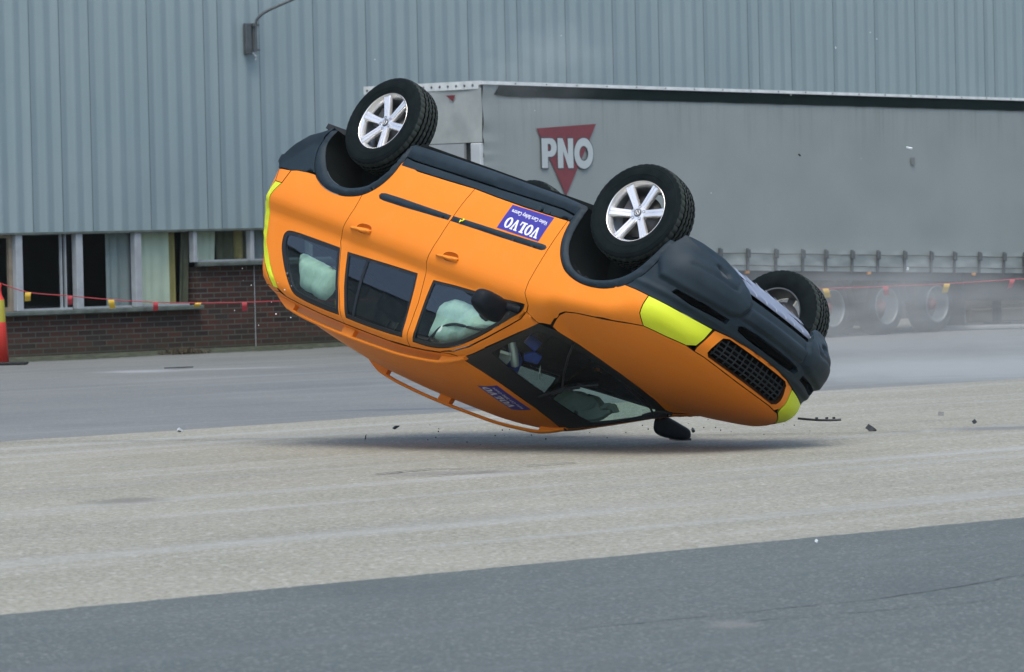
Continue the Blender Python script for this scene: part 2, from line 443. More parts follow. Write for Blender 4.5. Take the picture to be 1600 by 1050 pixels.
# ---- lines of the body, side view (x, z)
DTOP = [(-.51, 1.150), (-.534, 1.186), (-.589, 1.243), (-.71, 1.324), (-.885, 1.436), (-1.064, 1.545), (-1.20, 1.610), (-1.34, 1.652)]
_xs = [-1.5, -1.66, -1.9, -2.15, -2.42, -2.7, -2.95, -3.15]
_gt = over(np.array([(x, .63) for x in _xs])); DREAR = [(float(p[0]), float(p[2])) for p in _gt]
SH1 = [(-.529, .500), (-.536, .62), (-.545, .75), (-.550, .88), (-.557, 1.0), (-.550, 1.084), (-.520, 1.128), (-.51, 1.150)]
SH2 = [(-1.553, .515), (-1.580, .66), (-1.598, .80), (-1.612, .94), (-1.632, 1.06), (-1.648, 1.13), (-1.650, 1.20), (-1.640, 1.30), (-1.632, 1.40), (-1.645, 1.53), (-1.658, 1.64), DREAR[1]]
SH3 = [DREAR[4], (-2.435, 1.685), (-2.480, 1.596), (-2.540, 1.494), (-2.580, 1.406), (-2.640, 1.250), (-2.668, 1.205), (-2.658, 1.148), (-2.625, 1.054), (-2.605, .961), (-2.602, .90), (-2.604, .847)]
ARF = [(-.505, .499), (-.487, .592), (-.458, .669), (-.405, .748), (-.333, .811), (-.254, .852), (-.137, .879), (-.011, .884), (.112, .868), (.197, .840), (.272, .802), (.321, .765), (.376, .705), (.417, .628), (.444, .538)]
ARFI = [(-.440, .36), (-.425, .46), (-.409, .57), (-.375, .665), (-.312, .743), (-.235, .797), (-.152, .825), (-.055, .833), (.039, .822), (.136, .793), (.212, .755), (.277, .703), (.328, .635), (.360, .56), (.385, .48), (.40, .36)]
ARR = [(-2.398, .50), (-2.409, .541), (-2.415, .604), (-2.436, .671), (-2.476, .737), (-2.534, .799), (-2.604, .847), (-2.669, .874), (-2.771, .900), (-2.888, .909), (-2.995, .902), (-3.072, .886), (-3.149, .858), (-3.209, .826), (-3.262, .778), (-3.307, .722), (-3.342, .650), (-3.352, .599), (-3.345, .54)]
ARRI = [(-2.440, .36), (-2.452, .46), (-2.463, .547), (-2.496, .644), (-2.539, .707), (-2.585, .753), (-2.661, .795), (-2.767, .829), (-2.859, .839), (-2.939, .833), (-3.022, .811), (-3.098, .772), (-3.171, .717), (-3.240, .642), (-3.279, .583), (-3.285, .52), (-3.27, .45)]
HS = [(-.455, .757, 1.20), (-.384, .700, 1.18), (-.323, .755, 1.151), (-.251, .812, 1.117), (-.161, .858, 1.091), (-.051, .868, 1.075), (.119, .860, 1.056), (.282, .842, 1.030), (.412, .808, .998), (.500, .775, .973)]
HSP = over(np.array([(p[0], p[1]) for p in HS]))             # the bonnet seam on the surface
HS2 = [tuple(p) for p in unwrap(HSP)]
WSC = [(-.455, .757), (-.384, .640), (-.335, .45), (-.300, .23), (-.285, 0.)]       # foot of the windscreen (x, y)
WSS = [(-1.176, .588), (-1.0, .626), (-.812, .669), (-.63, .712), (-.455, .757)]      # A pillar edge of the screen (x, y)
WST = [(-1.085, 0.), (-1.095, .20), (-1.125, .40), (-1.176, .588)]
HLO = [(.507, .784), (.500, .856), (.492, .915), (.500, .960)]                    # outer edge of the headlamp
arcF = smooth_poly(ARF, 3); arcR = smooth_poly(ARR, 3); arcFI = smooth_poly(ARFI, 3); arcRI = smooth_poly(ARRI, 3)
WF = smooth_poly([(-.548, 1.152), (-.590, 1.202), (-.695, 1.278), (-.81, 1.36), (-.93, 1.441), (-1.055, 1.517), (-1.145, 1.567), (-1.235, 1.605), (-1.33, 1.632), (-1.45, 1.650), (-1.598, 1.660)], 3) + \
     smooth_poly([(-1.585, 1.586), (-1.575, 1.475), (-1.567, 1.355), (-1.556, 1.268), (-1.548, 1.225)], 2) + smooth_poly([(-1.30, 1.204), (-1.058, 1.190), (-.754, 1.170), (-.60, 1.157)], 2)
WM = smooth_poly([(-1.737, 1.222), (-1.722, 1.318), (-1.714, 1.432), (-1.71, 1.563), (-1.716, 1.662)], 2) + smooth_poly([(-1.86, 1.672), (-2.05, 1.680), (-2.24, 1.684), (-2.375, 1.684)], 2) + \
     smooth_poly([(-2.415, 1.607), (-2.47, 1.497), (-2.51, 1.39), (-2.551, 1.260)], 2) + smooth_poly([(-2.31, 1.248), (-2.061, 1.236), (-1.85, 1.227)], 2)
WQ = smooth_poly([(-2.652, 1.252), (-2.59, 1.406), (-2.553, 1.494), (-2.497, 1.596), (-2.462, 1.684)], 2) + smooth_poly([(-2.604, 1.688), (-2.788, 1.686), (-2.925, 1.680), (-3.03, 1.665), (-3.11, 1.615), (-3.2, 1.535), (-3.283, 1.44), (-3.322, 1.377), (-3.335, 1.31), (-3.31, 1.276), (-3.26, 1.264), (-3.15, 1.258)], 3) + [(-2.9, 1.255)]
WF, WM, WQ = XZ(WF), XZ(WM), XZ(WQ)
TB = XZ([(-3.50, .858)]) + [(-3.409, .97), (-3.455, 1.08), (-3.468, 1.16), (-3.463, 1.228), (-3.446, 1.396), (-3.360, 1.535), (-3.285, 1.625)] + [(-3.245, 1.672)]
DREARW = XZ(DREAR)
SH1W, SH2W, SH3W = SH1, SH2, SH3
arcFW, arcRW, arcFIW, arcRIW = XZ(arcF), XZ(arcR), XZ(arcFI), XZ(arcRI)

# ---- panels
fender_front = XZ([(.500, .960), (.492, .915), (.500, .856), (.507, .784), (.40, .782), (.297, .783), (.225, .812)])
i0 = min(range(len(arcFW)), key=lambda i: math.dist(arcF[i], (.225, .828)))
fender = HS2 + fender_front + arcFW[:i0 + 1][::-1] + SH1[:] + [(-.532, 1.190)]
both('front_fender', [fender], 'orange_paint')
iR = min(range(len(arcR)), key=lambda i: math.dist(arcR[i], (-2.604, .847)))
fd = SH1 + DTOP[1:] + DREAR[:2] + SH2[:-1][::-1] + [(-1.30, .518), (-1.0, .516), (-.75, .509)]
def cupf(cx, cz): return [(cx + .018 + .080 * math.copysign(abs(math.cos(a)) ** .8, math.cos(a)), cz - .006 - .11 * (.08 * math.cos(a)) + .031 * math.sin(a)) for a in np.linspace(0, 2 * math.pi, 20, endpoint=False)]
CUPF, CUPR = cupf(-1.43, 1.045), cupf(-2.43, 1.078)
doors = both('front_door', [fd], 'orange_paint', holes=[WF, CUPF])
rd = SH2 + DREAR[2:5] + SH3[1:-1] + arcR[:iR + 1][::-1] + [(-2.2, .540), (-1.85, .528)]
rdoors = both('rear_door', [rd], 'orange_paint', holes=[WM, CUPR])
jR = min(range(len(arcR)), key=lambda i: math.dist(arcR[i], (-3.209, .826)))
qp = SH3[::-1] + DREARW[5:] + TB[::-1] + XZ([(-3.44, .842), (-3.396, .838), (-3.31, .829)]) + arcRW[iR + 1:jR + 1][::-1]
both('quarter_panel', [qp], 'orange_paint', holes=[clean(shrink(WQ, 0))])
# A pillar strip between door frame and screen
wss3 = over(np.array(WSS)); wssw = [tuple(p) for p in unwrap(wss3)]
ap = DTOP[1:] + [(-1.36, 1.66)] + wssw + [(-.47, 1.203)]
both('door_pillar', [DTOP[1:] + wssw], 'orange_paint', h=.03)
# roof with the strip above the doors (x, y)
rear_edge = [(-3.15, .63), (-3.245, .645), (-3.36, .60), (-3.45, .48), (-3.50, .30), (-3.515, .12)]
dd = wrap(np.array(DTOP[-1:])); 
mids = wrap(np.array([[wssw[0][0] + (DTOP[-1][0] - wssw[0][0]) * f, wssw[0][1] + (DTOP[-1][1] - wssw[0][1]) * f] for f in (0, .2, .4, .6, .8)]))
roofL = [(-1.095, .10), (-1.098, .20), (-1.128, .40)] + [(float(p[0]) - .002, float(p[1])) for p in mids] + [(float(dd[0, 0]), float(dd[0, 1]))] + [(x, .63) for x in _xs[:-1]] + rear_edge
roof_poly = roofL + [(x, -y) for x, y in roofL[::-1]]
def roof_ribs(Q, P):
    y = np.abs(P[:, 1]); m = np.clip((-1.75 - P[:, 0]) / .25, 0, 1) * np.clip((P[:, 0] + 3.2) / .2, 0, 1)
    return m * .004 * np.clip(np.sin(y / .065 * 2 * math.pi) * 2, -1, 1) * (y < .42)
roof = drape('roof', [roof_poly], 'orange_paint', CAR, dom=over, h=.03, fn=roof_ribs)
for s_ in (1, -1): drape('roof_joint', [[(-1.21, .560), (-1.184, .592), (-1.20, .640), (-1.28, .668), (-1.42, .675), (-1.42, .56)]], 'orange_paint', CAR, dom=over, h=.03, gap=0, off=-.010, side=s_, skirt=False)
for s_ in (1, -1): drape('pillar_joint', [[(-.95, .642), (-.95, .664), (-1.10, .664), (-1.22, .664), (-1.24, .60), (-1.180, .592), (-1.08, .612)]], 'orange_paint', CAR, dom=over, h=.02, gap=0, off=-.005, side=s_, skirt=False)
# bonnet
hoodL = [(float(p[0]), float(p[1])) for p in HSP[1:]] 
bf = [(.565, .720), (.622, .660), (.672, .600), (.712, .540), (.735, .47)]
front_c = [(.765, .38), (.785, .25), (.795, .10)]
hoodpoly = [(x, y) for x, y in WSC[::-1][:-1]] + hoodL + bf + front_c
hp = hoodpoly + [(x, -y) for x, y in hoodpoly[1:][::-1]]
drape('bonnet', [hp], 'orange_paint', CAR, dom=over, h=.035)
bfP = over(np.array([(.500, .775)] + bf + front_c + [(.797, 0.)])); bfW = [tuple(p) for p in unwrap(bfP)]
# headlamp covers and nose panel
lampin = [(.498, .905), (.492, .85), (.474, .762)]
lw = [bfW[0]] + bfW[1:5] + [YZF([(.500, .915)])[0]] + YZF(lampin[1:]) + YZF([(.593, .770), (.709, .778)]) + XZ(HLO)
lamp = both('headlight', [lw], 'yellow_film', puff=.006, pw=.05)
nose = YZF([(.0, .728), (.184, .732), (.34, .742), (.46, .760), (.485, .85), (.490, .918)]) + [bfW[5]] + bfW[6:]
grl = YZF([(0., .757), (.33, .757), (.372, .775), (.392, .82), (.410, .880), (.405, .912), (.375, .930), (.25, .933), (0., .933)])
nose_full = nose + [(2 * SCF - s, z) for s, z in nose[::-1]]
g_half = grl; g_full = g_half + [(2 * SCF - s, z) for s, z in g_half[::-1]][1:-1]
drape('nose_panel', [clean(nose_full)], 'orange_paint', CAR, holes=[clean(g_full)], h=.03, thick=.03)
grille = drape('grille', [clean(g_full)], 'recess_shade', CAR, h=.04, gap=.001, off=-.045, thick=.0, skirt=False)
mb = MB()
def surf(q, o=0.):
    P = WR(np.array(q)); Pa = P * [1, 1, 1]; n = grad(np.abs(P) * [1, 1, 1] * np.array([np.sign(P[:, 0]), np.ones(len(P)), np.ones(len(P))]).T) if False else grad(P)
    return P + n * o
for k in range(-6, 7):                                     # bars of the grille
    y = k * .062; zz = np.linspace(.765, .925, 7)
    if abs(y) > .36: zz = np.linspace(.80, .92, 6)
    mb.tube([tuple(p) for p in surf(YZF([(y, z) for z in zz]), -.02)], .0055, 6)
for z in (.795, .83, .865, .90):
    yy = np.linspace(-.385, .385, 21); mb.tube([tuple(p) for p in surf(YZF([(y, z) for y in yy]), -.022)], .006, 6)
mb.build('grille_mesh', 'cabin_dark', grille)
# dark lower parts
sill_top = [(-2.398, .541), (-2.2, .537), (-1.85, .526), (-1.553, .513), (-1.30, .516), (-1.0, .514), (-.75, .507), (-.515, .498)]
both('door_cladding', [sill_top + [(-.50, .45), (-.64, .436), (-.87, .441), (-1.1, .448), (-1.34, .455), (-1.9, .468), (-2.3, .478), (-2.395, .47)]], 'dark_plastic', puff=.005, pw=.015, off=.002)
both('sill_cladding', [[(-2.41, .462), (-2.3, .470), (-1.9, .460), (-1.34, .447), (-1.1, .440), (-.87, .433), (-.64, .428), (-.49, .44), (-.45, .35), (-.7, .335), (-1.5, .335), (-2.2, .345), (-2.43, .35)]], 'dark_plastic', puff=.028, pw=.025, off=.0, thick=.05)
bandF = arcFW + [XZ([(.455, .45), (.46, .36)])[i] for i in (0, 1)] + arcFIW[::-1] + [(-.505, .36)]
both('wheel_arch_trim', [bandF], 'dark_plastic', puff=.022, pw=.022, off=.0, h=.022, thick=.06)
bandR = arcRW[:-3] + [XZ([(-3.352, .50)])[0], XZ([(-3.33, .45)])[0]] + arcRIW[::-1] + [(-2.40, .36)]
both('wheel_arch_trim', [bandR], 'dark_plastic', puff=.022, pw=.022, off=.0, h=.022, thick=.06)
# front bumper
bumpL = YZF([(0., .728), (.184, .732), (.34, .742), (.475, .760), (.593, .770), (.709, .778)]) + XZ([(.507, .784), (.40, .782), (.297, .783), (.225, .812)]) + arcFW[i0 + 1:] + XZ([(.455, .45), (.46, .31)]) + YZF([(.72, .285), (.52, .30), (.44, .34), (.395, .41), (.36, .436), (0., .440)])
bump_full = bumpL + [(2 * SCF - s, z) for s, z in bumpL[::-1]][1:-1]
slotC = YZF([(0., .628), (.20, .630), (.315, .637), (.352, .655), (.335, .682), (.20, .692), (0., .692)]); slotC = slotC + [(2 * SCF - s, z) for s, z in slotC[::-1]][1:-1]
slotN = YZF([(.437, .653), (.55, .653), (.657, .655)]) + XZ([(.645, .662), (.628, .690)]) + YZF([(.70, .700), (.55, .690), (.44, .686)])
slotM = [(2 * SCF - s, z) for s, z in slotN]
low = YZF([(0., .425), (.20, .425), (.33, .430), (.325, .475), (.20, .478), (0., .478)]); low = low + [(2 * SCF - s, z) for s, z in low[::-1]][1:-1]
lobe = YZF([(.36, .385), (.44, .33), (.54, .29), (.70, .275), (.80, .275)]) + XZ([(.43, .29), (.425, .44), (.43, .52), (.475, .575), (.515, .640)]) + YZF([(.80, .648), (.65, .640), (.46, .630), (.385, .60), (.335, .52), (.325, .46)])
lobe = np.array(clean(lobe)); lobem = np.array([(2 * SCF - s, z) for s, z in lobe])
crease = np.array(YZF([(.80, .31), (.74, .345), (.69, .375), (.64, .392)])); creasem = np.stack([2 * SCF - crease[:, 0], crease[:, 1]], 1)
groove = np.array(YZF([(.78, .475), (.70, .470), (.60, .470), (.52, .478), (.475, .470), (.47, .440)])); groovem = np.stack([2 * SCF - groove[:, 0], groove[:, 1]], 1)
pocket = np.array(YZF([(.645, .405), (.60, .392), (.545, .405), (.525, .435), (.55, .450), (.61, .445)])); pocketm = np.stack([2 * SCF - pocket[:, 0], pocket[:, 1]], 1)
def bump_shape(Q, P):
    o = np.zeros(len(Q))
    for L in (lobe, lobem):
        ins = pip(Q, L); d = segd(Q, L); o += np.where(ins, .036 * np.sin(np.clip(d / .030, 0, 1) * math.pi / 2) + .016 * np.clip((d - .03) / .12, 0, 1), 0)
        cr = segd(Q, crease if L is lobe else creasem, closed=False); o += np.where(ins, .010 * np.exp(-(cr / .022) ** 2), 0)
        gv = segd(Q, groove if L is lobe else groovem, closed=False); o -= np.where(ins, .012 * np.exp(-(gv / .010) ** 2), 0)
        pk = pocket if L is lobe else pocketm; o -= np.where(pip(Q, pk), .030 * np.clip(segd(Q, pk) / .012, 0, 1), 0)
    z = P[:, 2]; o += .012 * np.exp(-((z - .715) / .02) ** 2)
    o += .014 * np.clip((.590 - z) / .008, 0, 1) * (np.abs(P[:, 1]) < .33) * np.clip((z - .50) / .008, 0, 1) - .010 * np.exp(-((z - .605) / .007) ** 2) * (np.abs(P[:, 1]) < .40)      # step under the bonnet edge
    return o
bumper = drape('front_bumper', [clean(bump_full)], 'dark_plastic', CAR, holes=[clean(slotC), clean(slotN), clean(slotM)], h=.0125, thick=.05, fn=bump_shape)
low = YZF([(0., .375), (.36, .375), (.40, .40), (.37, .45), (0., .455)]); low = low + [(2 * SCF - s, z) for s, z in low[::-1]][1:-1]
for nm, s_ in (('intake_gap_shade', slotC), ('intake_gap_shade', slotN), ('intake_gap_shade', slotM), ('intake_gap_shade', low)):
    drape(nm, [clean(s_)], 'recess_shade', bumper, h=.04, gap=-.01, off=-.045, skirt=False)  # black sheets put in for the shade in slots and skid plate gap
for pk in (pocket, pocketm): drape('fog_light', [[tuple(p) for p in shrink(pk, .010)]], 'alloy_dark', bumper, h=.02, gap=0, off=.0225, skirt=False)
# skid plate
mb = MB(); vs = []; nY, prof = 31, [(.0, .402, .0), (-.010, .388, .006), (-.045, .368, .004), (-.10, .338, .0), (-.16, .306, 0), (-.205, .286, 0)]
def skp(y, dx, z, o):
    x = .792 - .20 * y * y; return (x + dx + o, y, z)
for i in range(nY):
    y = -.47 + .94 * i / (nY - 1)
    for (dx, z, o) in prof: vs.append(skp(y, dx, z, o))
k = len(prof); mb.add(vs, [(i * k + j, i * k + j + 1, (i + 1) * k + j + 1, (i + 1) * k + j) for i in range(nY - 1) for j in range(k - 1)], 0, True)
for i in range(8):
    y = -.42 + i * .112; rows = []
    for d, (dx, z, o) in zip((0, .1, .3, .6, .9, 1.1), prof):
        for e in (-.006, .006):
            q = skp(y + d * .10 + e, dx, z, o); rows.append((q[0] + .006, q[1], q[2] - .007))
    mb.add(rows, [(2 * j, 2 * j + 1, 2 * j + 3, 2 * j + 2) for j in range(5)], 1, True)
mb.build('skid_plate', ['skid_silver', 'skid_rib'], CAR, fix=False)
# rear bumper
rbL = XZ([(-3.50, .858), (-3.44, .842), (-3.396, .838), (-3.31, .829)]) + arcRW[jR + 1:] + XZ([(-3.30, .445), (-3.40, .51), (-3.50, .56), (-3.60, .66), (-3.66, .76)]) + [(-3.8, .80), (SCR, .80)] + [(SCR, .885), (-3.8, .875), (-3.6, .868)]
rb_full = [p for p in rbL[:-5]] + [(-3.8, .80), (SCR, .80)] + [(2 * SCR + 3.8, .80)] + [(2 * SCR - s, z) for s, z in rbL[:-5][::-1]] + [(2 * SCR + 3.6, .868), (2 * SCR + 3.8, .875), (SCR, .885), (-3.8, .875), (-3.6, .868)]
lipL = XZ([(-3.35, .575), (-3.38, .63), (-3.45, .70), (-3.50, .80), (-3.56, .858)])
def rb_shape(Q, P):
    s = np.where(Q[:, 0] < SCR, 2 * SCR - Q[:, 0], Q[:, 0])
    line = np.interp(-s, [3.30, 3.36, 3.42, 3.47, 3.52, 4.2], [.55, .60, .68, .78, .84, .85])
    return .022 * np.clip((line - P[:, 2]) / .02, 0, 1)
drape('rear_bumper', [clean(rb_full)], 'dark_plastic', CAR, h=.028, thick=.05, fn=rb_shape)
# tall tail lamps, tailgate, rear window
TB2 = [(s - (.055 if z < 1.25 else .06), z) for s, z in TB[1:]]
tail = both('taillight', [TB[1:] + TB2[::-1]], 'yellow_film', puff=.010, pw=.02)
both('tailgate_corner', [[TB[0], TB[1], TB2[0], (TB2[0][0] - .02, .872)]], 'orange_paint')
tg = [(TB2[0][0] - .02, .874)] + TB2 + [(-3.40, 1.668), (-3.62, 1.668), (SCR, 1.668)]
tgf = tg + [(2 * SCR - s, z) for s, z in tg[::-1]][1:]
rw = [(-3.62, 1.20), (-3.58, 1.40), (-3.52, 1.57), (-3.75, 1.62), (SCR, 1.625), (2 * SCR + 3.75, 1.62), (2 * SCR + 3.52, 1.57), (2 * SCR + 3.58, 1.40), (2 * SCR + 3.62, 1.20), (SCR, 1.17)]
drape('tailgate', [clean(tgf)], 'orange_paint', CAR, holes=[rw], h=.045)
drape('rear_window', [rw], 'privacy_glass', CAR, h=.06, gap=-.005, off=-.01, skirt=False)
# closing strip between roof edge and tailgate top
P1 = over(np.array(rear_edge[1:] + [(x, -y) for x, y in rear_edge[1:][::-1]])); 
P2 = WR(np.array([(s, 1.664) for s in np.linspace(-3.27, 2 * SCR + 3.27, len(P1))]))
mb = MB(); n = len(P1); mb.add(list(P1 + [0, 0, .0]) + list(P2), [(i, i + 1, n + i + 1, n + i) for i in range(n - 1)], 0, True); mb.build('roof_spoiler', 'orange_paint', CAR)

# ---- side windows
def window_set(poly, glass, sealw):
    for i, s in enumerate((1, -1)):
        w = drape('side_window', [clean(poly)], glass, CAR, h=.05, gap=.004, off=-.008, side=s, skirt=False)
        inner = [tuple(p) for p in shrink(clean(poly), sealw)]
        drape('window_seal', [clean(poly)], 'black_trim', w, holes=[clean(inner)], h=.03, gap=.0005, off=-.002, thick=.02, side=s)
window_set(WF, 'car_glass', .020); window_set(WM, 'privacy_glass', .022); window_set(WQ, 'car_glass', .030)
for s in (1, -1):                                              # upright bar of the rear door window
    drape('window_divider', [[(-2.295, 1.25), (-2.325, 1.25), (-2.33, 1.40), (-2.322, 1.54), (-2.305, 1.675), (-2.28, 1.675), (-2.295, 1.54), (-2.303, 1.40)]], 'black_trim', CAR, h=.05, off=-.003, gap=0, side=s)
# windscreen
wsL = WSC[::-1] + WSS[::-1][1:] + WST[::-1][1:]
wsfull = [(x, y) for x, y in clean(wsL)]; wsfull = clean(wsfull + [(x, -y) for x, y in wsfull[::-1]])
ws = drape('windscreen', [wsfull], 'screen_glass', CAR, dom=over, h=.05, gap=.003, off=-.004, skirt=False)
inn = [(-.345, 0.), (-.355, .23), (-.39, .45), (-.44, .61), (-.51, .685), (-.63, .662), (-.812, .620), (-.93, .580), (-.93, .40), (-.92, .2), (-.915, 0.)]; inn = inn + [(x, -y) for x, y in inn[::-1]][1:-1]
drape('windscreen_surround', [wsfull], 'black_trim', ws, dom=over, holes=[clean(inn)], h=.04, gap=.001, off=-.001, thick=.01)
# wipers
def wiper(pts_arm, pts_blade):
    A = over(np.array(pts_arm)); Bl = over(np.array(pts_blade)); nA = grad(A); nB = grad(Bl)
    m = MB(); m.tube([tuple(p) for p in (A + nA * .03)], [.008] * len(A), 8); w = m.build('wiper', 'black_trim', CAR)
    m = MB(); pp = Bl + nB * .016; m.tube([tuple(p) for p in pp], .009, 6); m.tube([tuple(p) for p in (Bl + nB * .030)[1:-1]], .006, 6); m.build('wiper_blade', 'black_trim', w)
wiper([(-.335, .50), (-.45, .38), (-.60, .20), (-.72, .04)], [(-.95, -.03), (-.84, -.012), (-.73, 0.), (-.62, -.015), (-.50, -.05)])
wiper([(-.33, -.10), (-.36, -.30), (-.40, -.50), (-.45, -.60)], [(-.54, -.61), (-.47, -.60), (-.40, -.62), (-.36, -.68)])

# ---- mouldings, handles, decals
mR = [(-2.435, .806), (-2.41, .828), (-2.36, .833), (-2.14, .826), (-1.62, .800), (-1.615, .759), (-2.18, .768), (-2.38, .775), (-2.42, .785)]
mF = [(-1.595, .799), (-.91, .779), (-.60, .767), (-.572, .755), (-.565, .735), (-.585, .722), (-.62, .721), (-.95, .735), (-1.59, .757)]
both('door_moulding', [mR], 'dark_plastic', parent=rdoors, puff=.012, pw=.015, gap=0, h=.02)
both('door_moulding', [mF], 'dark_plastic', parent=doors, puff=.012, pw=.015, gap=0, h=.02)
for par, cx, cz in ((doors, -1.43, 1.045), (rdoors, -2.43, 1.078)):
    bar = [(cx + .105, cz + .004), (cx + .10, cz - .016), (cx - .06, cz + .0), (cx - .12, cz + .008), (cx - .125, cz + .026), (cx - .06, cz + .024), (cx + .09, cz + .02)]
    for i, s in enumerate((1, -1)):
        hd = drape('door_handle', [smooth_poly(bar, 2, True)], 'orange_paint', par[i], gap=0, puff=.022, pw=.012, off=.006, h=.012, side=s, thick=.008)
        drape('handle_recess', [CUPF if par is doors else CUPR], 'orange_paint', hd, gap=-.001, off=-.003, puff=-.020, pw=.022, h=.010, side=s, skirt=False)
# lettering
def Vl(x0, h, w): 
    p = [(-.02, 1), (.42, 1), (.42, .88), (.34, .88), (.50, .32), (.64, .88), (.56, .88), (.56, 1), (.92, 1), (.92, .88), (.84, .88), (.58, 0), (.38, 0), (.08, .88), (-.02, .88)]
    return [[(x0 + a * w, b * h) for a, b in p]], []
def Ol(x0, h, w):
    e = lambda rx, ry: [(x0 + (.44 + rx * math.cos(t)) * w, (.5 + ry * math.sin(t)) * h) for t in np.linspace(0, 2 * math.pi, 22, endpoint=False)]
    return [e(.45, .52)], [e(.17, .38)]
def Ll(x0, h, w):
    p = [(0, 0), (.76, 0), (.80, .38), (.69, .38), (.62, .13), (.42, .13), (.42, .88), (.52, .88), (.52, 1), (0, 1), (0, .88), (.12, .88), (.12, .13), (0, .13)]
    return [[(x0 + a * w, b * h) for a, b in p]], []
def volvo(h, w):
    o, i = [], []; x = 0
    for L, adv in ((Vl, .93), (Ol, .95), (Ll, .84), (Vl, .93), (Ol, .9)):
        a, b = L(x, h, w); o += a; i += b; x += adv * w
    return o, i, x
def font_mesh(text, size, bold=0.):
    cu = bpy.data.curves.new('lettering', 'FONT'); cu.body = text; cu.size = size; cu.offset = bold; cu.resolution_u = 3; cu.fill_mode = 'FRONT'
    ob = bpy.data.objects.new('lettering', cu); COL.objects.link(ob)
    dg = bpy.context.evaluated_depsgraph_get(); me = ob.evaluated_get(dg).to_mesh()
    v = np.array([tuple(p.co)[:2] for p in me.vertices]); f = [tuple(p.vertices) for p in me.polygons]
    ob.evaluated_get(dg).to_mesh_clear(); bpy.data.objects.remove(ob); bpy.data.curves.remove(cu)
    return v, f
def decal(par, dom, quad, mapf, side=1, hw=None, name='sticker'):
    d = drape(name, [quad], 'decal_blue', par, dom=dom, gap=0, off=.0016, h=.05, side=side, skirt=False)
    o, i, W = volvo(.082, .082)
    fl = lambda P: [mapf(a, b) for a, b in P]
    drape('sticker_letters', [fl(p) for p in o], 'decal_white', d, dom=dom, holes=[fl(p) for p in i], gap=0, off=.0028, h=.04, side=side, skirt=False)
    v, f = font_mesh('Volvo Cars Safety Centre', .047, .0008)
    q = np.array([mapf(a, b, True) for a, b in v]); P = dom(q); N = grad(P); P = P + N * .0028
    if side < 0: P[:, 1] *= -1
    m = MB(); m.add(P.tolist(), f, 0, True); m.build('sticker_small_print', 'decal_white', d, fix=True)
def mdoor(a, b, small=False):        # left door: reading runs rearward
    if small: return (-.690 - a * .80, .560 + b * .9 - .0 * a)
    return (-.705 - a, .622 + b)
dq = [(-.664, .514), (-.672, .716), (-1.124, .727), (-1.111, .530)]
decal(doors[0], WR, dq, mdoor)
def mdoor2(a, b, small=False):       # right door: reading runs forward
    if small: return (-1.09 + a * .80, .560 + b * .9)
    return (-1.085 + a, .622 + b)
decal(doors[1], WR, dq, mdoor2, side=-1)
def mroof(a, b, small=False):
    if small: return (-1.190 - b * .9, -.185 + a * .72)
    return (-1.240 - b * .95, -.165 + a * .90)
decal(roof, over, [(-1.145, -.207), (-1.145, .195), (-1.345, .180), (-1.345, -.220)], mroof)
# crash target marks on the moulding
for s, P_ in ((1, doors[0]), (-1, doors[1])):
    for dx, dz in ((.0, .0), (-.022, .016)):
        drape('target_mark', [[(-1.44 + dx, .755 + dz), (-1.465 + dx, .752 + dz), (-1.462 + dx, .778 + dz)]], 'target_yellow', P_, gap=0, off=.020, h=.05, side=s, skirt=False)

# ---- wheel wells and floor
def well(arc, yin, mat='well_liner'):
    for s in (1, -1):
        P = wrap(np.array(XZ(arc))); n = len(P); m = MB(); rows = []
        for f in (0, .25, .5, .75, 1):
            q = P.copy(); q[:, 1] = P[:, 1] * (1 - f) + yin * f; q[:, 1] *= s; rows += q.tolist()
        fs = [(r * n + i, r * n + i + 1, (r + 1) * n + i + 1, (r + 1) * n + i) for r in range(4) for i in range(n - 1)]
        m.add(rows, fs, 0, True)
        cap = rows[-n:]; c = [sum(p[0] for p in cap) / n, yin * s, .40]
        m.add(cap + [c], [(i, i + 1, n) for i in range(n - 1)], 0, False); m.build('wheel_well', mat, CAR)
well(arcFI, .50); well(arcRI, .50)
m = MB(); m.box((-1.35, 0, .345), (4.0, .98, .05)); m.box((-1.43, 0, .3449), (1.95, 1.70, .06)); m.box((.52, 0, .36), (.20, 1.2, .05)); m.box((-3.45, 0, .66), (.3, 1.2, .05))
m.build('underbody', 'well_liner', CAR)
m = MB(); m.tube([(-3.62, -.45, .60), (-3.5, -.45, .50), (-3.2, -.40, .44)], .028, 12); m.box((-3.42, -.30, .46), (.3, .34, .12), bev=.05); m.build('exhaust', 'brake_metal', CAR)
for ax, hx in ((0, 0.), (1, -2.857)):
    for s in (1, -1):
        m = MB(); m.tube([(hx - .05, s * .30, .30), (hx, s * .74, .22)], .022, 8); m.tube([(hx + .22, s * .40, .31), (hx + .03, s * .73, .22)], .018, 8)
        m.tube([(hx, s * .55, .75), (hx, s * .66, .40), (hx, s * .70, .30)], [.05, .045, .03], 12); m.tube([(hx - .28, s * .42, .30), (hx - .06, s * .72, .19)], .018, 8)
        m.build('suspension_arm', 'alloy_dark', CAR)

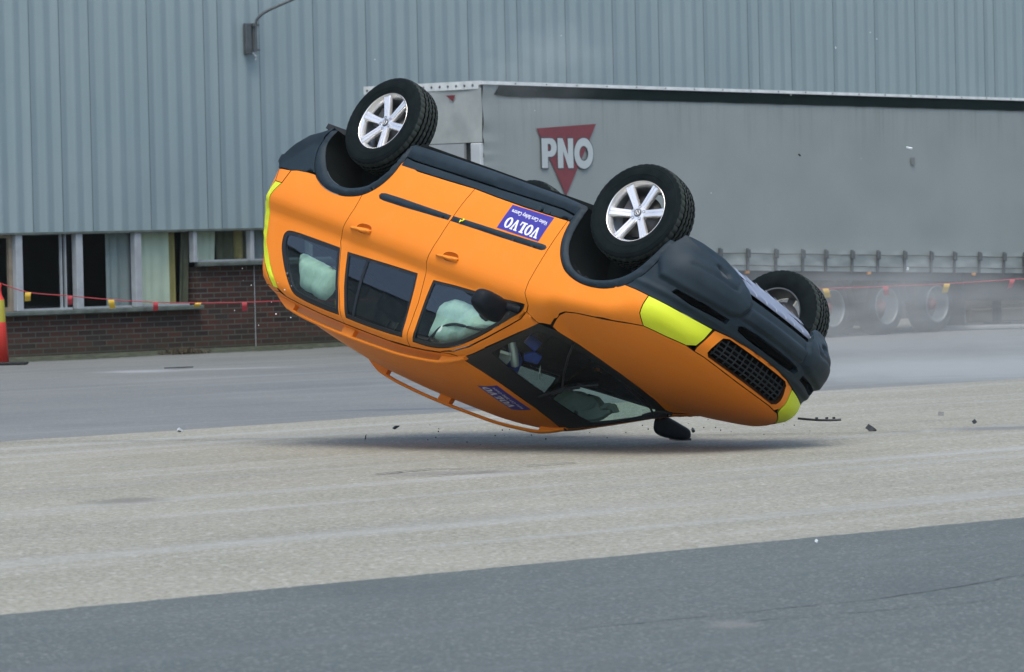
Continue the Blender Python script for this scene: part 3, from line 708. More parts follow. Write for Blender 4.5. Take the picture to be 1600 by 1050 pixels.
# ---- wheels
def wheel(hub, side, steer, phase):
    w = empty('wheel', hub, 0, CAR)
    w.rotation_euler = (0, 0, steer)
    NS = 180; prof = [(-.098, .220), (-.108, .236), (-.118, .262), (-.1215, .290), (-.1195, .318), (-.113, .338), (-.106, .350), (-.099, .3565), (-.088, .3615), (-.075, .3645), (-.063, .366), (-.061, .354), (-.050, .354), (-.048, .367), (-.027, .368), (-.025, .355), (-.014, .355), (-.012, .3685), (0, .3685)]
    prof = prof + [(-a, b) for a, b in prof[::-1][1:]]
    vs = []
    for (h, r) in prof:
        for j in range(NS):
            rr = r
            sh = 1 if h > 0 else 0
            if abs(h) > .062 and r > .345 and (j + sh) % 4 == 0: rr -= .007 if r > .353 else .002
            if .028 > abs(h) and abs(h) < .06 and r > .36 and (j) % 4 == 0: rr -= .006
            if .03 < abs(h) < .059 and r > .36 and (j + 2) % 4 == 0: rr -= .006
            t = 2 * math.pi * j / NS; vs.append((rr * math.cos(t), h, rr * math.sin(t)))
    k = len(prof); fs = [(i * NS + j, i * NS + (j + 1) % NS, (i + 1) * NS + (j + 1) % NS, (i + 1) * NS + j) for i in range(k - 1) for j in range(NS)]
    m = MB(); m.add(vs, fs, 0, True)
    mi = [(2 if (min(prof[i][1], prof[i + 1][1]) < .3565 and abs(prof[i][0]) < .070) else 1) if prof[i][1] > .353 and prof[i + 1][1] > .353 else 0 for i in range(k - 1) for j in range(NS)]; m.mi = mi
    m.lathe([(.1205 * side, .268), (.1225 * side, .272), (.1215 * side, .276)], NS, mi=0); m.lathe([(.117 * side, .322), (.1195 * side, .325), (.116 * side, .330)], NS, mi=0)
    ty = m.build('tyre', ['rubber', 'tread_rubber', 'recess_shade'], w, auto=35)
    S = side
    m = MB(); m.lathe([(-.10, .226), (-.098, .212), (-.07, .205), (.02, .196), (.05, .203), (.078, .209), (.088, .216), (.094, .219), (.101, .222), (.104, .227), (.101, .232), (.096, .2325)] if S > 0 else [(-a, b) for a, b in [(-.10, .226), (-.098, .212), (-.07, .205), (.02, .196), (.05, .203), (.078, .209), (.088, .216), (.094, .219), (.101, .222), (.104, .227), (.101, .232), (.096, .2325)]], 72)
    m.mi = [1 if (f // 72) < 4 else 0 for f in range(len(m.f))]
    for q in range(6):                                          # six twin-ridged spokes
        a = phase + q * math.pi / 3; ca, sa = math.cos(a), math.sin(a)
        secs = []
        for r, hw, y in ((.045, .026, .066), (.08, .0265, .070), (.12, .0275, .077), (.165, .029, .084), (.200, .031, .090), (.216, .034, .091)):
            row = []
            for u, dy in ((-1, -.030), (-1, -.004), (-.78, .004), (-.22, .004), (-.10, -.003), (.10, -.003), (.22, .004), (.78, .004), (1, -.004), (1, -.030)):
                x, z = r, u * hw; row.append((ca * x - sa * z, S * (y + dy), sa * x + ca * z))
            secs.append(row)
        vs = [p for r_ in secs for p in r_]; n = 10
        m.add(vs, [(i * n + j, i * n + (j + 1) % n, (i + 1) * n + (j + 1) % n, (i + 1) * n + j) for i in range(len(secs) - 1) for j in range(n)], 0, False)
    m.lathe([(S * .035, .066), (S * .062, .064), (S * .070, .058), (S * .072, .034), (S * .070, .032), (S * .070, .001)], 40)
    rim = m.build('rim', ['alloy', 'alloy_dark'], w, auto=40)
    for q in range(5):
        m = MB(); a = phase * .6 + q * 2 * math.pi / 5 + .3; c = (.047 * math.cos(a), 0, .047 * math.sin(a))
        m.lathe([(S * .070, .0115), (S * .0735, .0110), (S * .0735, .0085), (S * .064, .0080), (S * .064, .0002)], 14, c=c)
        m.build('wheel_nut', 'alloy_dark', w)
    m = MB(); m.lathe([(S * .070, .029), (S * .0765, .0275), (S * .078, .024), (S * .0775, .0002)], 28); m.mi = [0] * len(m.f)
    m.lathe([(S * .0782, .019), (S * .0795, .0175), (S * .0782, .016)], 28, mi=1); m.tube([(-.014, S * .079, -.010), (.014, S * .079, .010)], .0022, 6, 1)
    m.build('centre_cap', ['alloy_dark', 'alloy'], w)
    m = MB(); m.lathe([(S * .000, .152), (S * .012, .152), (S * .012, .085), (S * .03, .07), (S * .03, .001)], 40); m.lathe([(S * .0, .152), (S * .0, .03), (-S * .06, .03), (-S * .06, .001)], 40)
    m.box((-.12, S * .012, -.03), (.07, .06, .16), bev=.012); m.build('brake_disc', 'brake_metal', w)
    return w
ST = R_(-9.34)
wheel((0, .817, .27), 1, ST, R_(42)); wheel((0, -.817, .27), -1, ST, R_(20))
wheel((-2.857, .812, .27), 1, 0, R_(0)); wheel((-2.857, -.812, .27), -1, 0, R_(35))

# ---- roof rails
for s in (1, -1):
    xs = np.linspace(-1.14, -3.36, 30); yy = np.interp(-xs, [1.14, 1.6, 2.4, 3.1, 3.36], [.585, .575, .565, .545, .53])
    base = over(np.stack([xs, yy], 1)); lift = np.interp(-xs, [1.14, 1.24, 1.4, 2.4, 3.0, 3.22, 3.36], [.004, .020, .046, .056, .052, .040, .0])
    top = base + np.stack([0 * xs, 0 * xs, lift], 1); m = MB(); n = 8; vs = []
    for p in top:
        for j in range(n):
            t = 2 * math.pi * j / n; vs.append((p[0], s * (p[1] + .021 * math.cos(t) * (1 if abs(math.cos(t)) < .9 else 1)), p[2] + .013 * math.sin(t)))
    m.add(vs, [(i * n + j, i * n + (j + 1) % n, (i + 1) * n + (j + 1) % n, (i + 1) * n + j) for i in range(len(top) - 1) for j in range(n)], 0, True)
    m.add(vs[:n], [tuple(range(n))]); m.add(vs[-n:], [tuple(range(n))])
    rail = m.build('roof_rail', 'orange_paint', CAR)
    for a, b in ((-1.13, -1.36), (-2.34, -2.47), (-3.10, -3.34)):
        m = MB(); vs = []
        for x in (a, (a + b) / 2, b):
            y = float(np.interp(-x, [1.14, 1.6, 2.4, 3.1, 3.36], [.585, .575, .565, .545, .53])); zb = float(over(np.array([[x, y]]))[0, 2]); l = float(np.interp(-x, [1.14, 1.24, 1.4, 2.4, 3.0, 3.22, 3.36], [.004, .020, .046, .056, .052, .040, .0]))
            vs += [(x, s * (y - .020), zb - .01), (x, s * (y + .022), zb - .012), (x, s * (y + .020), zb + l), (x, s * (y - .018), zb + l)]
        m.add(vs, [(i * 4 + j, i * 4 + (j + 1) % 4, (i + 1) * 4 + (j + 1) % 4, (i + 1) * 4 + j) for i in range(2) for j in range(4)] + [(0, 1, 2, 3), (8, 9, 10, 11)])
        m.build('rail_foot', 'orange_paint', rail)
# ---- mirrors
for s in (1, -1):
    bm = bmesh.new(); bmesh.ops.create_uvsphere(bm, u_segments=24, v_segments=14, radius=1)
    for v in bm.verts:
        x, y, z = v.co; e = lambda a, p: math.copysign(abs(a) ** p, a)
        x, y, z = e(x, .8), e(y, .62), e(z, .62)
        v.co = (x * .065 + (.012 if x > 0 else 0) - .02 * y, y * .135, z * .088 * (1 - .14 * y) ) if s > 0 else (x * .05, y * .165 - .02 * z, z * .066 * (1 + .35 * y) + .02 * (y < -.5) * (y + .5))
    if s > 0: M_ = Matrix.Translation((-.70, 1.035, 1.275)) @ Matrix.Rotation(R_(-6), 4, 'Z')
    else: M_ = Matrix.Translation((-.60, -1.00, 1.245)) @ Matrix.Rotation(R_(8), 4, 'Z') @ Matrix.Rotation(R_(12), 4, 'X')
    bm.transform(M_); me = bpy.data.meshes.new('wing_mirror'); bm.to_mesh(me); bm.free(); me.materials.append(MATS['mirror_shell'])
    me.polygons.foreach_set('use_smooth', [True] * len(me.polygons)); o = bpy.data.objects.new('wing_mirror', me); COL.objects.link(o); o.parent = CAR
    m = MB(); m.tube([(-.60, s * .85, 1.20), (-.64, s * .90, 1.215), (-.67, s * .95, 1.24)], [.030, .028, .034], 10); m.build('mirror_arm', 'mirror_shell', o)
    if s > 0: m = MB(); m.box((-.757, 1.035, 1.275), (.010, .16, .10), bev=.003); m.build('mirror_glass', 'alloy', o)

# ---- cabin
def curtain(poly, side=1, off=-.07, thick=.06, nm='airbag'):
    drape(nm, [smooth_poly(poly, 2, True)], 'airbag', CAR, gap=0, off=off, puff=.05, pw=.09, h=.03, side=side, thick=.03,
          fn=lambda Q, P: .030 * np.abs(np.sin(Q[:, 0] * 13 + Q[:, 1] * 2)) ** .6 - .03 + .010 * np.abs(np.sin(Q[:, 1] * 16 + Q[:, 0] * 3)) + .005 * np.sin(Q[:, 0] * 60 + Q[:, 1] * 33))
cQ = [(-3.165, 1.405), (-3.086, 1.385), (-2.86, 1.40), (-2.70, 1.415), (-2.655, 1.50), (-2.73, 1.65), (-2.9, 1.64), (-3.05, 1.61), (-3.13, 1.51)]
cF = [(-1.40, 1.315), (-1.304, 1.292), (-1.173, 1.293), (-1.05, 1.333), (-.98, 1.37), (-.87, 1.362), (-.94, 1.42), (-1.10, 1.545), (-1.27, 1.625), (-1.44, 1.635), (-1.51, 1.607), (-1.495, 1.489), (-1.474, 1.38)]
for s in (1, -1): curtain(cQ, s); curtain(cF, s)
m = MB(); m.box((-.68, 0, 1.03), (.52, 1.44, .22), bev=.06); m.box((-.78, .37, 1.10), (.22, .34, .08), bev=.03); m.box((-.9, 0, .75), (.5, .26, .5), bev=.04); m.build('dashboard', 'cabin_dark', CAR)
m = MB(); m.box((-2.0, 0, .41), (3.2, 1.5, .04)); m.build('cabin_floor', 'cabin_dark', CAR)
hl = [(x, y * .97) for x, y in roof_poly]
o = drape('headliner', [hl], 'cabin_dark', CAR, dom=over, h=.09, off=-.035, skirt=False, gap=.03)
m = MB(); tor = [( -1.02 - .10 * math.sin(t) * .4, .37 + .19 * math.cos(t), 1.03 + .19 * math.sin(t)) for t in np.linspace(0, 2 * math.pi, 33)]
m.tube(tor, .015, 10, cap=False); m.box((-1.0, .37, 1.02), (.06, .16, .12), bev=.02); m.tube([(-1.0, .37, 1.02), (-.8, .37, .98)], .03, 10); m.build('steering_wheel', 'cabin_dark', CAR)
for x, y, w in ((-1.55, .37, .50), (-1.55, -.37, .50), (-2.42, .0, 1.3)):
    m = MB(); m.box((x + .05, y, .68), (.55, w, .16), bev=.06); m.box((x - .28, y, .98), (.16, w, .60), Matrix.Rotation(R_(-16), 3, 'Y'), bev=.06)
    for yy in ((y,) if w < 1 else (-.42, 0, .42)): m.box((x - .38, yy, 1.36), (.09, .26, .17), bev=.035)
    m.build('seat', 'seat_fabric', CAR)
arc = wrap(np.array([(-1.448, 1.624), (-1.395, 1.568), (-1.344, 1.508), (-1.234, 1.457), (-1.131, 1.441), (-1.005, 1.431), (-.877, 1.403)]))
m = MB(); m.tube([tuple(p) for p in smooth_poly((arc - grad(arc) * .018)[:, :3], 4)], .011, 8); m.build('loose_trim_arc', 'black_trim', CAR)  # arc of loose trim inside the front side window
m = MB(); m.tube([(-1.02, .36, 1.36), (-1.0, .30, 1.44), (-1.03, .24, 1.50)], [.03, .06, .045], 10); m.tube([(-.86, .42, 1.28), (-.80, .34, 1.30)], .04, 10); m.build('blue_cloth', 'blue_cloth', CAR)
m = MB(); m.tube([(-.98, .42, 1.35), (-.95, .37, 1.42), (-.97, .30, 1.47)], .032, 8); m.build('white_strap', 'glint_white', CAR)
for P_, mt in (([(-.93, .50), (-.90, .44), (-.91, .38), (-.96, .36), (-.99, .42)], 'glint_white'), ([(-.99, .44), (-.97, .35), (-1.01, .30), (-1.05, .36), (-1.04, .42)], 'blue_cloth'), ([(-.80, .40), (-.74, .37), (-.72, .31), (-.79, .27), (-.84, .33)], 'blue_cloth'), ([(-.82, .185), (-.80, .20), (-.88, .07), (-.90, .06)], 'glint_white')):
    drape('glint_scrap', [P_], mt, CAR, dom=over, gap=0, off=-.06, h=.03, fn=lambda Q, P: .02 * np.sin(Q[:, 0] * 40 + Q[:, 1] * 25), thick=.02)  # added bright scraps standing in for highlights behind the windscreen

# put the car in the air
Rm = [[0.6182154184848355, -0.5985826208536995, -0.5094198095476228], [-0.7457482644741403, -0.6514499214919969, -0.13954399242489365], [-0.2483328862261853, 0.46616718653288713, -0.8491283364831167]]
Tm = (1.5439098059593777, 33.13387787715327, 1.4799553393590905)
CAR.matrix_world = Matrix([Rm[i] + [Tm[i]] for i in range(3)] + [[0, 0, 0, 1]])
# ============================================================ the yard
ANG = R_(47.8); UX = Vector((math.cos(ANG), math.sin(ANG), 0)); UY = Vector((-math.sin(ANG), math.cos(ANG), 0))
def ground_mat(name, c1, c2, spk, streak_c, streak_amt, rough=.85, fine=55, ang=46., patch=None, spots=(), bscale=90):
    t = NT(name); c = t.coord()
    rc = t.node('ShaderNodeMapping', {'Vector': c, 'Rotation': (0, 0, R_(-ang))}).outputs[0]
    st = t.node('ShaderNodeMapping', {'Vector': rc, 'Scale': (.10, 1.6, 1)}).outputs[0]
    st2 = t.node('ShaderNodeMapping', {'Vector': rc, 'Scale': (.05, .7, 1)}).outputs[0]
    big = t.ramp(t.noise(c, .35, 5, .6), [(.35, 0.), (.65, 1.)])
    col = t.mix(big, c1, c2)
    sp = t.ramp(t.noise(c, fine, 4, .75), [(.30, 0.), (.50, .5), (.70, 1.)])
    col = t.mix(spk, col, t.mix(sp, (.06, .055, .05, 1), (.85, .82, .76, 1)), 'SOFT_LIGHT')
    v = t.node('ShaderNodeTexVoronoi', {'Vector': c, 'Scale': fine * .9}, feature='F1').outputs['Color']
    bw = t.node('ShaderNodeRGBToBW', {0: v}).outputs[0]
    col = t.mix(t.math('MULTIPLY', t.ramp(bw, [(.6, 0.), (.9, 1.)]), spk * .30), col, (.20, .13, .09, 1))
    col = t.mix(t.math('MULTIPLY', t.ramp(bw, [(.10, 1.), (.30, 0.)]), spk * .35), col, (.66, .65, .62, 1))
    sk = t.ramp(t.noise(st, 1.0, 6, .6), [(.52, 0.), (.70, 1.)])
    col = t.mix(t.math('MULTIPLY', sk, streak_amt), col, streak_c)
    dk = t.ramp(t.noise(st2, 1.3, 7, .65), [(.30, 1.), (.48, 0.)])
    col = t.mix(t.math('MULTIPLY', dk, .22), col, (.07, .075, .08, 1))
    for (sx, sy, rx, ry, sc, amt) in spots:                     # oil and salt stains and one painted dust haze, each in its place
        mp = t.node('ShaderNodeMapping', {'Vector': c, 'Location': (-sx / rx, -sy / ry, 0), 'Scale': (1 / rx, 1 / ry, 0)}).outputs[0]
        ds = t.node('ShaderNodeVectorMath', {0: mp}, operation='LENGTH').outputs['Value']
        ds = t.math('ADD', ds, t.math('MULTIPLY', t.noise(c, 2.2, 5, .7), 1.1))
        f = t.ramp(ds, [(.75, 1.), (1.0, 0.)]) if False else t.node('ShaderNodeMapRange', {0: ds, 1: .9, 2: 1.5, 3: 1., 4: 0.}).outputs[0]
        col = t.mix(t.math('MULTIPLY', f, amt), col, sc)
    t.set(color=col, rough=rough, spec=.3)
    t.bump(t.noise(c, bscale, 3, .7), .5, .004)
ground_mat('asphalt_far', (.138, .153, .152, 1), (.165, .180, .174, 1), .30, (.22, .24, .24, 1), .5, fine=40,
           spots=[(-4.5, 57.0, .7, .8, (.36, .38, .40, 1), .5), (-.7, 42.2, 1.8, .35, (.07, .09, .11, 1), .6), (-3.6, 57.3, 1.6, .5, (.36, .38, .40, 1), .3), (5.2, 50.5, 4.2, 6.0, (.25, .275, .272, 1), .8)])  # last spot: paleness of the dust over the ground, put into its colour
ground_mat('pale_strip', (.248, .257, .213, 1), (.285, .292, .247, 1), .85, (.35, .365, .352, 1), .6, fine=42,
           spots=[(-2.31, 28.1, .32, .45, (.14, .14, .12, 1), .7), (-.35, 30.5, .8, .35, (.16, .16, .15, 1), .55), (3.7, 35.3, .7, .45, (.13, .14, .15, 1), .7), (-1.6, 29.9, .6, .6, (.34, .28, .25, 1), .15)])
ground_mat('asphalt_near', (.076, .100, .100, 1), (.088, .112, .110, 1), .55, (.13, .148, .148, 1), .45, fine=80, ang=44, bscale=110,
           spots=[(.82, 18.2, .14, .25, (.20, .20, .185, 1), .45), (-.6, 20.5, .5, .9, (.06, .075, .075, 1), .35), (1.7, 19.9, .35, .8, (.062, .078, .078, 1), .3)])
def sheet(name, pts, z, mat, thick=0):
    m = MB(); m.add([(x, y, z) for x, y in pts], [tuple(range(len(pts)))]); o = m.build(name, mat, fix=False)
    if o.data.polygons[0].normal.z < 0: o.data.flip_normals()
    return tag(o, kind='structure')
sheet('ground', [(-600, -200), (600, -200), (600, 900), (-600, 900)], 0, 'asphalt_far')
def edge(pts, n, amp, seed):
    g = np.random.default_rng(seed); P = resample(pts, n, closed=False); k = np.cumsum(g.normal(0, amp, len(P))); k -= np.linspace(0, k[-1], len(P))
    return [(p[0] - .7 * (k[i] * .3 + g.normal(0, amp)), p[1] + .7 * (k[i] * .3 + g.normal(0, amp))) for i, p in enumerate(P)]
near = edge([(-30, -9.1), (-8, 13.4), (-2.14, 19.48), (2.61, 24.36), (10, 31.9), (40, 62)], .07, .008, 3)
far = edge([(-40, 1), (-12, 29.2), (-4.05, 37.25), (-2.63, 38.75), (-1.12, 40.6), (1.14, 42.75), (4.96, 46.4), (12, 53.2), (40, 80)], .25, .02, 5)
sheet('concrete_strip', near + far[::-1], .004, 'pale_strip')
sheet('near_asphalt', [(-30, -40)] + near + [(60, 62), (60, -40)], .008, 'asphalt_near')
def crack(pts, w, seed, z=.0125, mat='crack_dark'):
    g = np.random.default_rng(seed); P = resample(pts, .12, closed=False); P = P + g.normal(0, .012, P.shape); m = MB(); vs = []
    for i, p in enumerate(P):
        d = P[min(i + 1, len(P) - 1)] - P[max(i - 1, 0)]; d /= np.linalg.norm(d); nrm = np.array([-d[1], d[0]]); ww = w * (.3 + .7 * g.random())
        a, b = p + nrm * ww, p - nrm * ww; vs += [(a[0], a[1], z), (b[0], b[1], z)]
    m.add(vs, [(2 * i, 2 * i + 1, 2 * i + 3, 2 * i + 2) for i in range(len(P) - 1)]); o = m.build('pavement_crack', mat, fix=False)
    if o.data.polygons[0].normal.z < 0: o.data.flip_normals()
    return tag(o, kind='structure')
plain('crack_dark', (.05, .05, .048), .9); plain('crack_soft', (.085, .092, .10), .9)
crack([(-4.3, 36.9), (-2.0, 36.4), (-.2, 35.6), (1.1, 35.25), (3.0, 34.9)], .022, 1)
crack([(-.9, 30.5), (-.55, 31.0), (-.2, 30.9), (.4, 31.4)], .02, 2); crack([(-.8, 30.1), (-.45, 30.15), (-.1, 30.5)], .014, 4)
crack([(2.45, 20.9), (1.9, 19.9), (1.4, 19.2), (.95, 18.8), (.2, 18.1)], .008, 6, mat='crack_soft'); crack([(2.2, 19.3), (1.6, 18.8), (.9, 18.3)], .007, 8, mat='crack_soft')

# ============================================================ the hall
t = NT('cladding'); c = t.coord(); 
vs_ = t.node('ShaderNodeMapping', {'Vector': c, 'Scale': (3.6, 1, .12)}).outputs[0]
st = t.ramp(t.noise(vs_, 1.6, 6, .6), [(.30, 0.), (.70, 1.)])
col = t.mix(st, (.222, .302, .318, 1), (.258, .340, .352, 1)); col = t.mix(t.math('MULTIPLY', t.ramp(t.noise(c, .5, 5), [(.4, 0.), (.7, 1.)]), .35), col, (.32, .40, .395, 1))
t.set(color=col, rough=.45, spec=.4)
t = NT('brick'); c = t.node('ShaderNodeUVMap').outputs[0]
br = t.node('ShaderNodeTexBrick', {'Vector': c, 'Color1': (.105, .040, .027, 1), 'Color2': (.028, .020, .020, 1), 'Mortar': (.105, .118, .10, 1), 'Scale': 1., 'Mortar Size': .010, 'Mortar Smooth': .3, 'Bias': -.1, 'Brick Width': .26, 'Row Height': .075})
br.offset = .5
col = t.mix(t.ramp(t.noise(c, 3, 5), [(.35, 0.), (.7, .6)]), br.outputs[0], (.050, .048, .042, 1))
gr = t.node('ShaderNodeSeparateXYZ', {0: c}).outputs[1]
mo = t.math('MULTIPLY', t.node('ShaderNodeMapRange', {0: gr, 1: .0, 2: .38, 3: .75, 4: 0.}).outputs[0], t.ramp(t.noise(c, 4, 5), [(.3, .3), (.7, 1.)]))
col = t.mix(mo, col, (.050, .062, .044, 1))
t.set(color=col, rough=.9, spec=.2); t.bump(br.outputs[1], -.5, .006)
plain('painted_frame', (.36, .40, .42), .5, 0, .15, 5); plain('tan_frame', (.26, .22, .16), .6, 0, .2, 6); plain('mossy_sill', (.10, .125, .11), .8, 0, .35, 6, .3)
plain('room_dark', (.030, .045, .048), .9, 0, .2, 3); plain('curtain_pale', (.62, .68, .56), .9, 0, .10, 3); plain('curtain_grey', (.26, .30, .31), .9, 0, .12, 3)
plain('curtain_olive', (.09, .095, .06), .9, 0, .2, 4); plain('curtain_ochre', (.32, .26, .10), .9, 0, .25, 5); plain('lamp_grey', (.085, .10, .105), .5, .2, .2, 12); plain('white_metal', (.6, .64, .64), .5, 0, .1, 10)
HALL = empty('industrial_building', (-6.88, 63.59, 0), ANG)
tag(HALL, 'long industrial hall with blue grey ribbed metal cladding over a dark brick base', 'building')
m = MB(); pitch = .2735; S0, S1, ZB, ZT = -60., 60., 1.725, 8.6; prof = []  # unseen left run and height shaped for what the car's side windows reflect
x = S0 + .02
while x < S1:
    prof += [(x, 0), (x + .030, 0), (x + .1367, -.026), (x + .167, -.026)]; x += pitch
vs = []
for (a, b) in prof: vs += [(a, b - .02, ZB), (a, b - .02, ZT)]
m.add(vs, [(2 * i, 2 * i + 2, 2 * i + 3, 2 * i + 1) for i in range(len(prof) - 1)])
m.build('cladding', 'cladding', HALL, fix=False)
m = MB(); x = S0 + .02; k = 0
while x < S1:                                                 # lapped joints of the sheets
    if k % 4 == 1 or k % 11 == 3: m.box((x + .158, -.0475, (ZB + ZT) / 2), (.006, .004, ZT - ZB))
    x += pitch; k += 1
m.build('sheet_joint', 'lamp_grey', HALL)
m = MB(); m.box((0, 6, 4.28), (119.8, 11.7, 8.5)); m.v = [(a, b + .2 if b < 1 else b, c) for a, b, c in m.v]
m.v = [(a, (2.2 if b < 3 else b), c) for a, b, c in m.v]; m.build('hall_core', 'room_dark', HALL)
m = MB(); m.box((0, 6, 8.66), (120.3, 12.2, .1)); m.build('roof', 'lamp_grey', HALL)
m = MB(); m.box((0, -.035, 1.712), (120, .09, .026)); m.box((0, .10, 1.74), (120, .19, .03)); m.build('flashing', 'mossy_sill', HALL)
def brick_part(x0, x1, z0, z1, name='brick_wall'):
    me = bpy.data.meshes.new(name); y0, y1 = -.0, .25
    vs = [(x0, y0, z0), (x1, y0, z0), (x1, y0, z1), (x0, y0, z1), (x0, y1, z0), (x1, y1, z0), (x1, y1, z1), (x0, y1, z1)]
    me.from_pydata(vs, [], [(0, 1, 2, 3), (5, 4, 7, 6), (3, 2, 6, 7), (4, 0, 3, 7), (1, 5, 6, 2)]); me.materials.append(MATS['brick']); uv = me.uv_layers.new()
    for l in me.loops: v = me.vertices[l.vertex_index].co; uv.data[l.index].uv = (v.x + v.y, v.z)
    o = bpy.data.objects.new(name, me); COL.objects.link(o); o.parent = HALL; return o
brick_part(-60, -2.7, 0, 1.695); brick_part(-2.7, 3.70, 0, .60); brick_part(3.70, 60, 0, 1.19)
m = MB(); m.box((-4.1, -.03, .632), (15.66, .16, .06), bev=.012); m.build('window_sill', 'mossy_sill', HALL)
m = MB(); m.box((31.9, -.03, 1.228), (56.4, .16, .06), bev=.012); m.build('window_sill', 'mossy_sill', HALL)
bays = [(-2.6, -1.6, .665, 'd'), (-1.45, -.45, .665, 'd'), (-.45, .285, .665, 't'), (.41, 1.365, .665, 'd'), (1.51, 2.472, .665, 'g'), (2.606, 3.575, .665, 'p'), (3.68, 4.73, 1.262, 'o'), (4.80, 5.85, 1.262, 'd')]
x = 5.98
while x < 26: bays.append((x, x + 1.0, 1.262, 'd')); x += 1.13
for i, (a, b, z0, kd) in enumerate(bays):
    w = MB(); zt = 1.708
    pw = .12 if i < 6 else .07
    w.box((a - pw / 2, .0, (z0 + zt) / 2), (pw, .10, zt - z0), bev=.008)
    win = w.build('window', 'painted_frame', HALL)
    w = MB(); fr = .035
    if kd == 't': w.box((b - .03, .05, (z0 + zt) / 2), (.06, .05, zt - z0)); w.box(((a + b) / 2 - .03, .05, z0 + .03), (b - a - .06, .05, .06)); w.box(((a + b) / 2 - .03, .05, zt - .025), (b - a - .06, .05, .05))
    else:
        w.box(((a + b) / 2, .05, z0 + .014), (b - a, .05, .028)); w.box(((a + b) / 2, .05, zt - .01), (b - a, .05, .02))
        if i == 3: w.box((1.185, .05, (z0 + zt) / 2), (.018, .04, zt - z0)); w.box((1.262, .05, (z0 + zt) / 2), (.020, .04, zt - z0))
    w.build('window_frame', 'tan_frame' if kd == 't' else 'painted_frame', win)
    w = MB(); w.add([(a, .065, z0), (b, .065, z0), (b, .065, zt), (a, .065, zt)], [(0, 1, 2, 3)]); w.build('pane', 'window_glass', win)
    def drap(x0, x1, mat, zlo=z0, lean=0., amp=.012, fr=40):
        n = 28; vs = []
        for j in range(n + 1):
            u = x0 + (x1 - x0) * j / n; yy = .13 + amp * math.sin(u * fr + 1.5 * math.sin(u * 9)); vs += [(u + lean, yy, zlo), (u, yy, zt)]
        mm = MB(); mm.add(vs, [(2 * j, 2 * j + 2, 2 * j + 3, 2 * j + 1) for j in range(n)], 0, True); mm.build('curtain', mat, win)
    if kd == 'g': drap(2.10, 2.56, 'curtain_grey')
    if kd == 'p': drap(2.61, 3.29, 'curtain_pale', amp=.006); drap(3.29, 3.41, 'curtain_ochre', amp=.004); drap(3.53, 3.69, 'curtain_olive', lean=-.06)
    if kd == 'o': drap(3.72, 4.20, 'curtain_pale', lean=-.03, amp=.006); drap(4.21, 4.56, 'curtain_olive'); drap(4.56, 4.76, 'curtain_ochre', amp=.02); drap(4.76, 4.86, 'curtain_olive')
    if kd == 'd' and i > 6 and i % 2: drap(a + .1, a + .6, 'curtain_grey')
m = MB(); m.tube([(4.82, -.012, 1.19), (4.82, -.012, .02)], .006, 6); m.build('cable', 'painted_frame', HALL)
# lamp bracket on the wall
L = empty('wall_lamp', HALL.matrix_world @ Vector((4.80, -.06, 4.40)) if False else (0, 0, 0))
L.location = Vector((-6.88, 63.59, 0)) + UX * 4.80 + UY * -.06 + Vector((0, 0, 4.40)); L.rotation_euler = (0, 0, ANG)
tag(L, 'dark metal lamp bracket with curved arm high on the ribbed wall, the only one', 'wall lamp')
m = MB(); m.box((-.07, -.03, .0), (.12, .06, .44), bev=.01); m.box((.03, -.06, .02), (.07, .06, .40), bev=.01); m.box((.03, -.08, .19), (.12, .06, .03)); m.box((.03, -.08, -.16), (.12, .06, .03)); m.build('bracket', 'lamp_grey', L)
m = MB(); m.tube(smooth_poly([(.03, -.09, -.16), (.03, -.10, .20), (.05, -.14, .30), (.14, -.26, .40), (.42, -.60, .58), (.9, -1.2, .90), (1.3, -1.8, 1.1)], 5), .020, 10); m.build('arm', 'lamp_grey', L)
m = MB(); m.tube([(1.25, -1.72, 1.08), (1.6, -2.15, 1.12)], [.08, .11], 12); m.build('lamp_head', 'lamp_grey', L)
m = MB(); m.tube([(.0, -.06, -.20), (.02, -.09, -.25), (.05, -.08, -.24), (.03, -.07, -.30)], .010, 6); m.build('cable_end', 'white_metal', L)

# moss and weeds along the foot of the wall
plain('moss', (.055, .066, .045), .95, 0, .5, 9, .2, .6, 60); plain('dry_weed', (.07, .055, .03), .9, 0, .4, 30); plain('verge_soil', (.17, .165, .13), .95, 0, .3, 4, .2, .5, 40); plain('kerb_stone', (.26, .27, .26), .85, 0, .15, 6)
m = MB(); g = np.random.default_rng(4); vs = []; N_ = 260
for i in range(N_ + 1):
    x = -12 + 30 * i / N_; w_ = .62 + .16 * math.sin(x * 1.7) + g.normal(0, .05)
    vs += [(x, -.002, .05), (x, -w_ * .5, .035 + g.random() * .02), (x, -w_, .003)]
m.add(vs, [(3 * i + j, 3 * i + 3 + j, 3 * i + 4 + j, 3 * i + 1 + j) for i in range(N_) for j in (0, 1)], 0, True)
ms = m.build('moss_strip', 'moss', loc=(-6.88, 63.59, 0)); ms.rotation_euler = (0, 0, ANG); tag(ms, 'mossy dirt strip along the foot of the brick wall', 'moss', kind='stuff')
m = MB(); g = np.random.default_rng(9)
for i in range(420):
    x = 2.6 + g.random() * .55 + g.normal(0, .12); y = -.3 - g.random() * .5; h = .03 + g.random() * .10 * math.exp(-((x - 2.85) / .3) ** 2); a = g.random() * 6.28; l = .05 + g.random() * .12
    p = np.array([x, y, .01]); q = p + np.array([math.cos(a) * l, math.sin(a) * l, h]); s_ = np.array([-math.sin(a), math.cos(a), 0]) * .006
    m.add([p - s_, p + s_, q], [(0, 1, 2)])
wd = m.build('dead_weeds', 'dry_weed', loc=(-6.88, 63.59, 0), fix=False); wd.rotation_euler = (0, 0, ANG); tag(wd, 'brown dead weeds and litter at the foot of the brick wall', 'weeds', kind='stuff')
